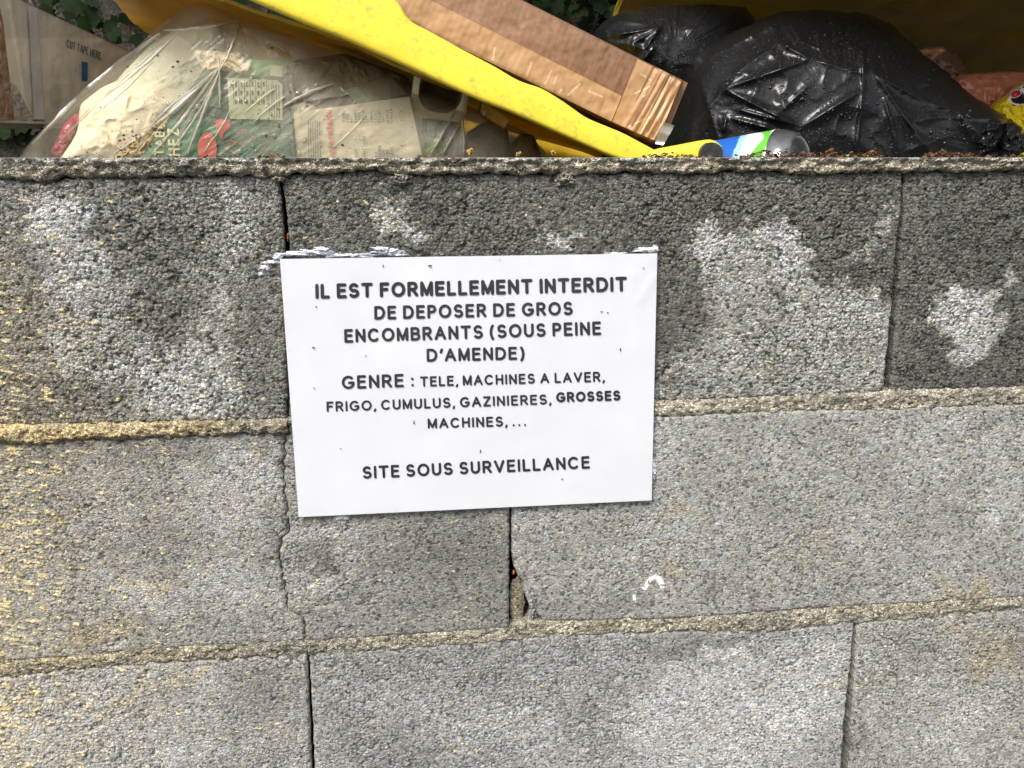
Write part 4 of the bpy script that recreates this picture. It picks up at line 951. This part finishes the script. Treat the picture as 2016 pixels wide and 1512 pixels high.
for k_ in range(8): fl('table_rule', [(458+k_*11,158),(459.2+k_*11,158),(461+k_*11,205),(459.8+k_*11,205)], 'panel_line', .0034)
for k_ in range(6):
    for j in range(3): fl('table_figure', [(462+k_*11,162+j*17),(466+k_*11,162+j*17),(466.5+k_*11,171+j*17),(462.5+k_*11,171+j*17)], 'panel_line', .0034)
for k_ in range(5): fl('text_line', [(528+k_*5,166),(529.5+k_*5,166),(531+k_*5,232),(529.5+k_*5,232)], 'panel_line', .0034)
fl('printed_label', [(532,128),(556,130),(556,151),(532,149)], 'panel', .0032)
lettering('lettering', 'TABL', (322,306), (325,243), 19, .17, 'cream_ink', t, Yf, lift=.0032, updir=(-1, 0))
lettering('lettering', 'CHEZ', (356,330), (352,253), 23, .17, 'cream_ink', t, Yf, lift=.0032, updir=(-1, 0))
fl('leaf_emblem', [(422,235),(452,236),(454,250),(440,262),(436,274),(430,262),(424,248)], 'pink', .0031)
fl('apple_emblem', [(404+17*math.cos(q)*1.1+4, 292+32*math.sin(q)) for q in np.linspace(0, 2*np.pi, 24, endpoint=False)], 'pink', .0031)
for s in ((432,285,486,258),(440,290,470,306),(450,276,478,286),(486,258,470,254),(505,306,532,292),(456,288,500,268)):
    x0, y0, x1, y1 = s; fl('branch_line', [(x0, y0), (x0+1, y0-2), (x1+.6, y1-1), (x1, y1+1)], 'pink', .0035)
for q in ([(514,270),(568,266)],[(568,266),(571,308)],[(514,270),(511,240)],[(511,240),(567,240)]):
    (x0, y0), (x1, y1) = q; dx, dy = (0, 1.4) if abs(x1-x0) > abs(y1-y0) else (1.4, 0); fl('frame_line', [(x0,y0),(x1,y1),(x1+dx,y1+dy),(x0+dx,y0+dy)], 'dark_ink', .0031)
lettering('lettering', 'QU', (532,263), (530,240), 13, .2, 'dark_ink', t, Yf, lift=.0032, updir=(-1, -.05))
lettering('lettering', 'LIN', (554,262), (552,236), 12, .2, 'dark_ink', t, Yf, lift=.0032, updir=(-1, -.05))
lettering('lettering', '1778', (566,262), (565,243), 6, .2, 'dark_ink', t, Yf, lift=.0032, updir=(-1, -.05))

def ccol(px, py, U, V): return np.array([.58,.54,.42])*(1+.05*fbm(px/24, py/24, 3, 1))[..., None]
t, Yf = printed('milk_carton', 'cream printed carton with red upright lettering inside the clear bag', 'carton', [(578,222),(806,190),(836,330),(586,330)], .318, .05, ccol)
fl = lambda n, p, m_, l=.003: flat(n, p, Yf, M[m_], t, l)
lettering('lettering', 'VOTRE RÉGION', (661,312), (652,216), 10.5, .22, 'red_ink', t, Yf, lift=.003, updir=(-1, 0))
for k_ in range(6):
    w0 = 234+3*(k_ % 3); fl('text_line', [(606+k_*4.5,w0),(607.4+k_*4.5,w0),(609+k_*4.5,312),(607.6+k_*4.5,312)], 'bluegrey_ink')
for k_, (tx, x, y0, y1) in enumerate((('ST LEGER',679,241,218),('ESPOL',687,241,222),('BR',695,241,232),('BAGHE',703,241,219),('CAPVE',711,243,220),('CRTE SU',719,241,217),('ETI',727,241,230),('GRAULI',735,241,217),('LAVAU',743,241,218),('REALMO',750,241,215),('RH',758,240,232),('MONTE',766,241,216),('VALEN',773,241,214),
        ('DON',704,309,294),('RAC ST-CIRQ',720,309,268),('ES',744,309,299),('ARREN',751,309,287),('SOU',758,309,295),('EON',766,309,294),('LAAS',774,309,290))):
    lettering('lettering', tx, (x, y0), (x-.8, y1), 5.8, .17, 'bluegrey_ink', t, Yf, lift=.003, updir=(-1, 0))
# crumpled white paper on the left
M['earth'] = mat('damp_earth', (.13,.085,.04), .8, .3, nscale=90, var=.6)
def paper(name, label, outline, cen, yc, T, colr, folds=(), crin=.004, cat='paper', mt='print', crs=30):
    t = thing(name, label, cat, W(cen[0], cen[1]+20, yc))
    colf = lambda x, y: np.array(colr)*(1+.08*fbm(x/25, y/25, 3, 3))[..., None]*np.ones(x.shape+(1,))
    pillow('crumpled_sheet', outline, cen, yc, T, T*.6, M[mt], t, nr=40, na=140, crin=crin, crs=crs, col=colf, folds=folds)
    return t
paper('paper_wrapper', 'crumpled white paper wrapper in the lower left of the clear bag', [(105,330),(150,262),(158,205),(200,172),(250,150),(330,160),(372,190),(340,240),(280,330)], (230,240), .372, .03, (.72,.66,.53), crs=60, crin=.003)
paper('paper_wrapper', 'pale greyish film wrapper in the upper part of the clear bag', [(205,190),(245,140),(300,85),(345,58),(430,45),(450,110),(445,160),(430,215),(370,235),(300,225)], (340,140), .388, .03, (.62,.63,.52), crs=70, crin=.003)
paper('paper_wrapper', 'pinkish torn paper lying across the top of the green carton', [(380,100),(430,100),(475,108),(508,130),(512,142),(496,154),(450,142),(400,140)], (450,125), .322, .016, (.64,.54,.42))
paper('plastic_scrap', 'dark red plastic scrap at the far left inside the clear bag', [(100,300),(125,245),(150,222),(160,235),(140,275),(118,315)], (132,265), .37, .012, (.30,.035,.07), cat='wrapper', mt='pack')
paper('paper_wrapper', 'small white crumpled tissue above the cream carton', [(565,210),(600,200),(626,212),(625,232),(600,238),(570,236)], (597,220), .335, .014, (.60,.56,.47))
paper('plastic_scrap', 'pale orange and beige sheet under the lid behind the green carton', [(300,80),(470,38),(478,60),(500,120),(440,110),(330,80)], (420,80), .40, .012, (.50,.37,.22), cat='wrapper')
paper('plastic_scrap', 'brownish grey film bundle between the two cartons', [(570,120),(680,105),(800,150),(830,200),(700,215),(580,200)], (690,160), .40, .03, (.25,.19,.12), cat='wrapper', crin=.006)
t, Yf = printed('small_carton', 'small pale green carton lying above the cream carton', 'carton', [(676,178),(768,150),(800,185),(706,207)], .36, .03, lambda px, py, U, V: np.where((U < .28)[..., None], np.array([.25,.42,.27]), np.array([.20,.17,.10]))*np.ones(px.shape+(1,)))
paper('food_waste', 'brown soiled scraps streaked with earth between the white wrapper and green carton', [(215,330),(240,285),(280,255),(330,225),(345,235),(315,275),(290,330)], (275,285), .325, .012, (.33,.25,.14), cat='scraps', crin=.003)
# yoghurt tray: rim with a hollow
def rrect(cx, cy, w, h, r, an, n=8):
    p = []
    for qx, qy, a0 in ((w-r, h-r, 0), (-(w-r), h-r, 90), (-(w-r), -(h-r), 180), (w-r, -(h-r), 270)):
        for t_ in np.linspace(a0, a0+90, n): p.append((qx+r*math.cos(math.radians(t_)), qy+r*math.sin(math.radians(t_))))
    a_ = math.radians(an); return [(cx+x*math.cos(a_)-y*math.sin(a_), cy+x*math.sin(a_)+y*math.cos(a_)) for x, y in p]
ty = thing('yoghurt_pot', 'square cream yoghurt pot with round hollow pressed against the clear bag', 'pot', W(868, 240, .34))
out = np.array(rrect(867,182,56,54,20,8)); inn = np.array(rrect(868,178,43,44,36,8)); n = len(out)
Va = np.concatenate([W(out[:,0], out[:,1], .330), W(inn[:,0], inn[:,1], .3305), W(out[:,0], out[:,1], .3325)]); Vh = np.concatenate([W(inn[:,0], inn[:,1], .3305), W(inn[:,0]*.8+868*.2, inn[:,1]*.8+178*.2, .40)])
F = []
for i in range(n):
    j = (i+1) % n; F += [(i, j, n+j, n+i), (j, i, 2*n+i, 2*n+j)]
mesh('pot_rim', Va, F, M['tray'], ty)
F = [(i, (i+1) % n, n+(i+1) % n, n+i) for i in range(n)]+[tuple(range(n, 2*n))]
mesh('pot_hollow', Vh, F, M['hollow'], ty)
def dcol(px, py, U, V):
    s = sstep(.0, .5, perlin(px/4, py/45, 3)); c = np.array([.025,.05,.045])*(1-s)[..., None]+np.array([.16,.20,.17])*s[..., None]
    m = ell(px, py, 842, 290, 24, 26, 0, .8)[..., None]; return c*(1-m)+m*np.array([.05,.28,.05])
pk = paper('plastic_wrapper', 'dark green ribbed wrapper below the yoghurt pot', [(830,230),(905,225),(912,280),(914,340),(836,340)], (872,285), .35, .02, (.03,.06,.05), cat='wrapper')
for o_ in list(bpy.data.objects):
    if o_.parent == pk: bpy.data.objects.remove(o_)
pillow('crumpled_sheet', [(830,230),(905,225),(912,280),(914,340),(836,340)], (872,285), .35, .02, .01, M['darkgreen'], pk, nr=40, na=140, crin=.003, crs=20, col=lambda x, y: dcol(x, y, 0, 0), extra=lambda x, y: .0015*np.sin(x/2.3))
t, Yf = printed('orange_carton', 'small orange carton with a green spot in the right end of the clear bag', 'carton', [(950,200),(1003,236),(992,254),(945,222)], .35, .03, lambda px, py, U, V: np.ones(px.shape+(3,))*np.array([.50,.26,.03]))
flat('green_spot', [(950,219),(956,219),(957,226),(950,229)], Yf, M['greenp'], t, .003)
paper('plastic_scrap', 'dull grey plastic pot on its side near the right end of the clear bag', [(905,330),(920,260),(960,235),(1000,255),(1010,330)], (960,290), .38, .03, (.20,.16,.12), cat='wrapper')
paper('plastic_scrap', 'round brown tub at the far right inside the clear bag', [(1010,330),(1005,285),(1025,262),(1050,265),(1065,300),(1066,335)], (1038,300), .38, .02, (.17,.10,.03), cat='wrapper', crin=.001)
# specks of soil on the bag film
DV = []; DF = []
for i in range(170):
    if i < 90: x0 = random.uniform(225, 330); y0 = 300-random.random()**1.2*70+(x0-280)*-.45; y0 = min(y0, 300)
    else: x0 = random.uniform(110, 700); y0 = random.uniform(90, 300)
    if y0 < 300-(x0-45)*.95+12 or y0 < 40 or x0 > 480 and y0 < 70: continue
    rr = math.exp(random.gauss(.2, .55)); b = len(DV)
    # find the film surface under the sight line
    s_ = math.hypot((x0-560)/500, (y0-250)/230); Yd = float(on_surf(SFC, x0, y0)[0])-.0012
    for k_ in range(7):
        q = W(x0+rr*1.3*math.cos(k_*.9)*random.uniform(.6, 1.2), y0+rr*math.sin(k_*.9)*random.uniform(.6, 1.2), Yd+random.uniform(-.001, .001)); DV.append(tuple(q))
    DF.append([b+k_ for k_ in range(7)])
mesh('soil_specks', DV, DF, M['brown_dirt'], cb, smooth=False)['kind'] = 'stuff'

# ------------------------------------------------------------------ black sacks
bb = thing('black_rubbish_sack', 'large shiny black rubbish sack, creased and wet, filling the right side', 'sack', W(1680, 330, .5))
bf = [(1699,95,1699,173,3,.007),(1699,173,1684,310,4,.009),(1583,247,1696,178,6,.010),(1725,149,1830,300,6,.010),(1725,149,1830,203,5,.009),(1830,203,1876,217,4,.008),(1876,217,1868,260,5,.005),(1904,200,1910,272,3,.007),(1890,205,1900,262,3,.006),
      (1594,116,1425,175,6,.011),(1594,116,1535,84,4,.009),(1535,84,1440,150,5,.008),(1577,22,1443,80,4,.010),(1540,40,1400,110,5,.008),(1425,175,1568,247,5,.011),(1437,232,1529,256,4,.008),(1446,214,1556,243,3.5,.008),(1430,228,1424,262,4,.008),
      (1594,116,1696,145,6,.006),(1600,160,1520,235,5,.006),(1640,60,1700,110,8,.004),(1785,120,1850,180,10,.006),(1850,180,1950,290,8,.008),(1740,190,1770,300,4,.007),(1800,240,1840,225,5,.005),(1780,300,1880,262,6,.006),(1370,130,1420,290,6,.006),(1380,230,1460,140,7,.006)]
pillow('sack_film', [(1310,330),(1330,250),(1345,180),(1370,112),(1400,88),(1450,60),(1500,38),(1545,22),(1620,20),(1700,25),(1760,50),(1800,92),(1860,138),(1900,176),(1945,208),(1984,232),(1992,262),(1985,330),(1900,470),(1650,500),(1400,470)],
       (1655,230), .56, .18, .14, M['black'], bb, nr=160, na=560, pw=2.6, folds=bf, fw=1.7, crin=.0035, crs=140, jag=4)
SFB = SURF
M['bdrop'] = mat('drop_on_black', (.012,.012,.013), .2, .4, nscale=50, var=.1)
def tbl(q):
    cl = ((1545,100,60,25),(1590,190,90,30),(1500,170,70,30),(1470,245,60,25),(1640,220,60,25),(1860,270,60,30),(1905,250,20,30),(1650,130,200,90))[q.randrange(8)]
    return cl[0]+q.gauss(0, cl[2]*.5), min(302, cl[1]+q.gauss(0, cl[3]*.5))
droplets(330, tbl, bb, SFB, M['bdrop'], .0011, 3)
pillow('tied_neck', [(1915,330),(1912,270),(1925,240),(1950,232),(1972,236),(1978,260),(1970,300),(1962,335)], (1944,285), .47, .045, .04, M['black'], bb, nr=60, na=160, crin=.007, crs=26, folds=[(1930,262,1962,250,3,.006),(1935,300,1960,290,3,.006)])
pillow('tied_neck', [(1955,335),(1968,290),(1980,242),(1996,240),(2014,252),(2012,262),(2030,268),(2045,290),(2010,302),(1985,320)], (1990,285), .46, .04, .03, M['black'], bb, nr=60, na=160, crin=.007, crs=22, folds=[(1975,280,2005,258,3,.006),(1985,300,2020,285,3,.006)])
b2 = thing('black_rubbish_sack', 'smaller black rubbish sack behind the brown box', 'sack', W(1330, 200, .7))
b2f = [(1198,71,1299,54,3,.008),(1299,54,1269,98,3,.008),(1269,98,1262,125,3,.006),(1240,88,1269,98,3,.007),(1205,70,1240,62,4,.006),(1299,54,1240,88,3,.006),(1195,38,1275,48,4,.006),(1190,50,1196,78,3,.006),(1262,125,1290,90,4,.006),(1350,60,1440,40,8,.006)]
pillow('sack_film', [(1168,78),(1176,55),(1192,40),(1215,28),(1260,16),(1330,10),(1400,8),(1470,14),(1500,60),(1480,200),(1350,260),(1220,180)], (1330,100), .70, .12, .10, M['black'], b2, nr=100, na=360, crin=.0035, crs=100, fw=1.6, folds=b2f, jag=3)

# ------------------------------------------------------------------ snack bags at the right
def okcol(x, y): return (np.array([.36,.13,.07])*(1+.25*fbm(x/30, y/12, 3, 3))[..., None]+sstep(150, 190, y+10*fbm(x/20, y/20, 2, 2))[..., None]*np.array([.02,.0,.0]))
s1 = thing('snack_bag', 'dull orange-brown plastic packet between the black sack and the yellow one', 'packet', W(1960, 300, .6))
pillow('packet_film', [(1860,170),(1885,148),(1930,142),(1990,140),(2060,142),(2120,200),(2100,300),(1950,320),(1880,260)], (1980,215), .66, .04, .03, M['pack'], s1, nr=50, na=200, crin=.006, crs=45, col=okcol)
s3 = thing('snack_bag', 'dark brown packet with a pale fold high behind the black sack', 'packet', W(1840, 200, .78))
pillow('packet_film', [(1780,150),(1800,100),(1825,92),(1860,92),(1885,105),(1905,140),(1900,180),(1850,200)], (1845,145), .78, .03, .03, M['pack'], s3, nr=50, na=200, crin=.006, crs=45, col=lambda x, y: np.array([.13,.06,.03])*np.ones(x.shape+(1,))*(1+2.2*np.exp(-(segdist(x, y, 1808, 103, 1855, 97)[0]/5)**2)+1.5*np.exp(-(segdist(x, y, 1855, 97, 1835, 115)[0]/5)**2))[..., None])
s2 = thing('snack_bag', 'bright yellow printed packet at the right edge, red and black mark', 'packet', W(2000, 310, .55))
def ycol(x, y):
    c = np.ones(x.shape+(3,))*np.array([.74,.56,.015]); r = segdist(x, y, 1996, 205, 2030, 197)[0]
    def put(c, m, k): m = m[..., None]; return c*(1-m)+m*np.array(k)
    c = put(c, (1-sstep(3, 5, r)), (.45,.02,.02))
    c = put(c, ell(x, y, 2024, 184, 40, 20, -20, .06), (.75,.7,.66)); c = put(c, ell(x, y, 2026, 184, 38, 17.5, -20, .06), (.02,.015,.015))
    c = put(c, ell(x, y, 2000, 184, 13, 8, -25, .1), (.8,.7,.66)); c = put(c, ell(x, y, 2000, 185, 10.5, 6, -25, .1), (.55,.02,.03))
    for s in ((2010,170,2017,184),(2012,176,2022,172),(2017,184,2024,180),(2022,168,2030,180)): c = put(c, 1-sstep(1.3, 2, segdist(x, y, *s)[0]), (.8,.8,.78))
    return c
pillow('packet_film', [(1950,215),(1962,200),(1985,185),(2005,168),(2040,150),(2110,180),(2120,280),(2080,330),(1995,330),(1975,260)], (2030,245), .60, .05, .03, M['pack'], s2, nr=110, na=300, crin=.006, crs=30, col=ycol, folds=[(1958,215,2005,178,3,.004),(1990,210,2010,260,4,.004)])

# ------------------------------------------------------------------ plastic bottle on its side
bo = thing('plastic_bottle', 'empty clear plastic bottle with blue, white and green label lying behind the wall top', 'bottle', W(1535, 335, .27))
ax = np.array([-.68, .70, -.15]); ax /= np.linalg.norm(ax); c0 = W(1562, 330, .25)
e1 = np.cross(ax, [0, 0, 1]); e1 /= np.linalg.norm(e1); e2 = np.cross(e1, ax)
def lathe(name, prof, mt, colf=None, nseg=72):
    P = []; C = []
    for s_, r in prof:
        for t_ in np.linspace(0, 2*np.pi, nseg, endpoint=False):
            P.append(c0+ax*s_+(e1*math.cos(t_)+e2*math.sin(t_))*r)
            if colf: C.append(colf(s_, t_))
    return mesh(name, np.array(P), gridfaces(len(prof), nseg, wrap_m=True), mt, bo, np.array(C) if colf else None)
R0 = .0435
prof = [(.010,.001),(.006,.012),(.0,.022),(-.006,.028),(-.009,.033),(-.006,.038),(.002,.0415),(.010,R0)]
prof += [(.012+.005*i, R0-.0007*(i % 2)) for i in range(10)]+[(.065+.01*i, R0) for i in range(13)]
prof += [(.21,.038),(.23,.028),(.245,.018),(.26,.013),(.275,.013)]
lathe('bottle_shell', prof, M['pet'])
def lc(s_, t_):
    s2 = s_+.004*math.sin(t_*3+1)
    if s2 < .017: return (.75,.77,.78)
    if s2 < .030+.005*math.sin(t_*5): return (.10,.38,.04)
    if s2 < .047: return (.68,.70,.76)
    if s2 < .055: return (.25,.48,.72)
    if s2 < .085: return (.015,.10,.42)
    return (.20,.42,.70)
lathe('bottle_label', [(.014+.0015*i, R0+.0006) for i in range(85)], M['label'], lc, 120)
lathe('bottle_cap', [(.268,.001),(.27,.015),(.285,.015),(.286,.001)], M['label'], lambda s_, t_: (.05,.2,.5))

# ------------------------------------------------------------------ leaf litter and buds on the wall top
LV = []; LF = []
def flake(x, y, z, s, ang):
    b = len(LV); k = random.randint(4, 6)
    tx, ty_ = random.uniform(-.8, .8), random.uniform(-.8, .8)
    for i in range(k):
        a_ = i*2*math.pi/k+ang; r = s*random.uniform(.5, 1.2); dx = r*math.cos(a_); dy = .6*r*math.sin(a_)
        LV.append((x+dx, y+dy, z+dx*tx*.8+dy*ty_+random.uniform(-.2, .2)*s))
    LF.append([b+i for i in range(k)])
def litter(px0, px1, n, hmax, smin=.0008, smax=.0028):
    for i in range(n):
        px = random.uniform(px0, px1); Y = random.uniform(.004, .07); q = W(px, 306, Y)
        env = math.sin(math.pi*(px-px0)/(px1-px0))**.6
        z = TOP+random.random()**1.6*hmax*env*(.5+.5*abs(math.sin(px*.07)))+.0006
        flake(float(q[0]), Y, z, random.uniform(smin, smax), random.random()*6)
litter(1265,1375,100,.004); litter(1462,1620,300,.007); litter(1612,1650,120,.008); litter(1650,1740,130,.005); litter(1700,1735,60,.008); litter(1815,1930,240,.007); litter(1930,2016,40,.003); litter(1375,1470,30,.003)
litter(820,900,50,.0025); litter(120,560,40,.0015); litter(525,560,30,.004)
tag(mesh('leaf_litter', LV, LF, M['litter'], smooth=False), 'crumbled brown leaf litter strewn along the top of the wall', 'leaf litter', kind='stuff')
def bud(px, s, label, mt='bud', nm='fallen_bud', cat='bud'):
    q = W(px, 306, .01); V = []; F = []
    for j in range(7):
        ang = j*.9; cx = float(q[0])+s*.8*math.cos(ang)*random.random(); cz = TOP+s*.6+s*.9*random.random(); b = len(V)
        for i in range(6):
            for k_ in range(4):
                th = i*math.pi/3; ph = k_*math.pi/3
                V.append((cx+s*.45*math.cos(th)*math.sin(ph), .012+.5*s*math.sin(th)*math.sin(ph), cz+s*.4*math.cos(ph)))
        for i in range(6):
            for k_ in range(3): F.append((b+i*4+k_, b+((i+1) % 6)*4+k_, b+((i+1) % 6)*4+k_+1, b+i*4+k_+1))
    tag(mesh(nm, V, F, M[mt]), label, cat)
bud(928, .0042, 'largest curled yellow bud on the wall top, under the dark green wrapper')
bud(1020, .0028, 'small reddish yellow bud on the wall top under the yellow bar')
bud(1090, .0034, 'brownish bud on the wall top nearest the yellow bar end')
bud(1672, .0016, 'tiny bright green bud on the wall top right of the bottle', 'sprig')
bud(1712, .0016, 'tiny green bud among crumbs, below the middle of the black sack', 'sprig')
print('tris', sum(len(o.data.polygons)*2 for o in bpy.data.objects if o.type == 'MESH'))
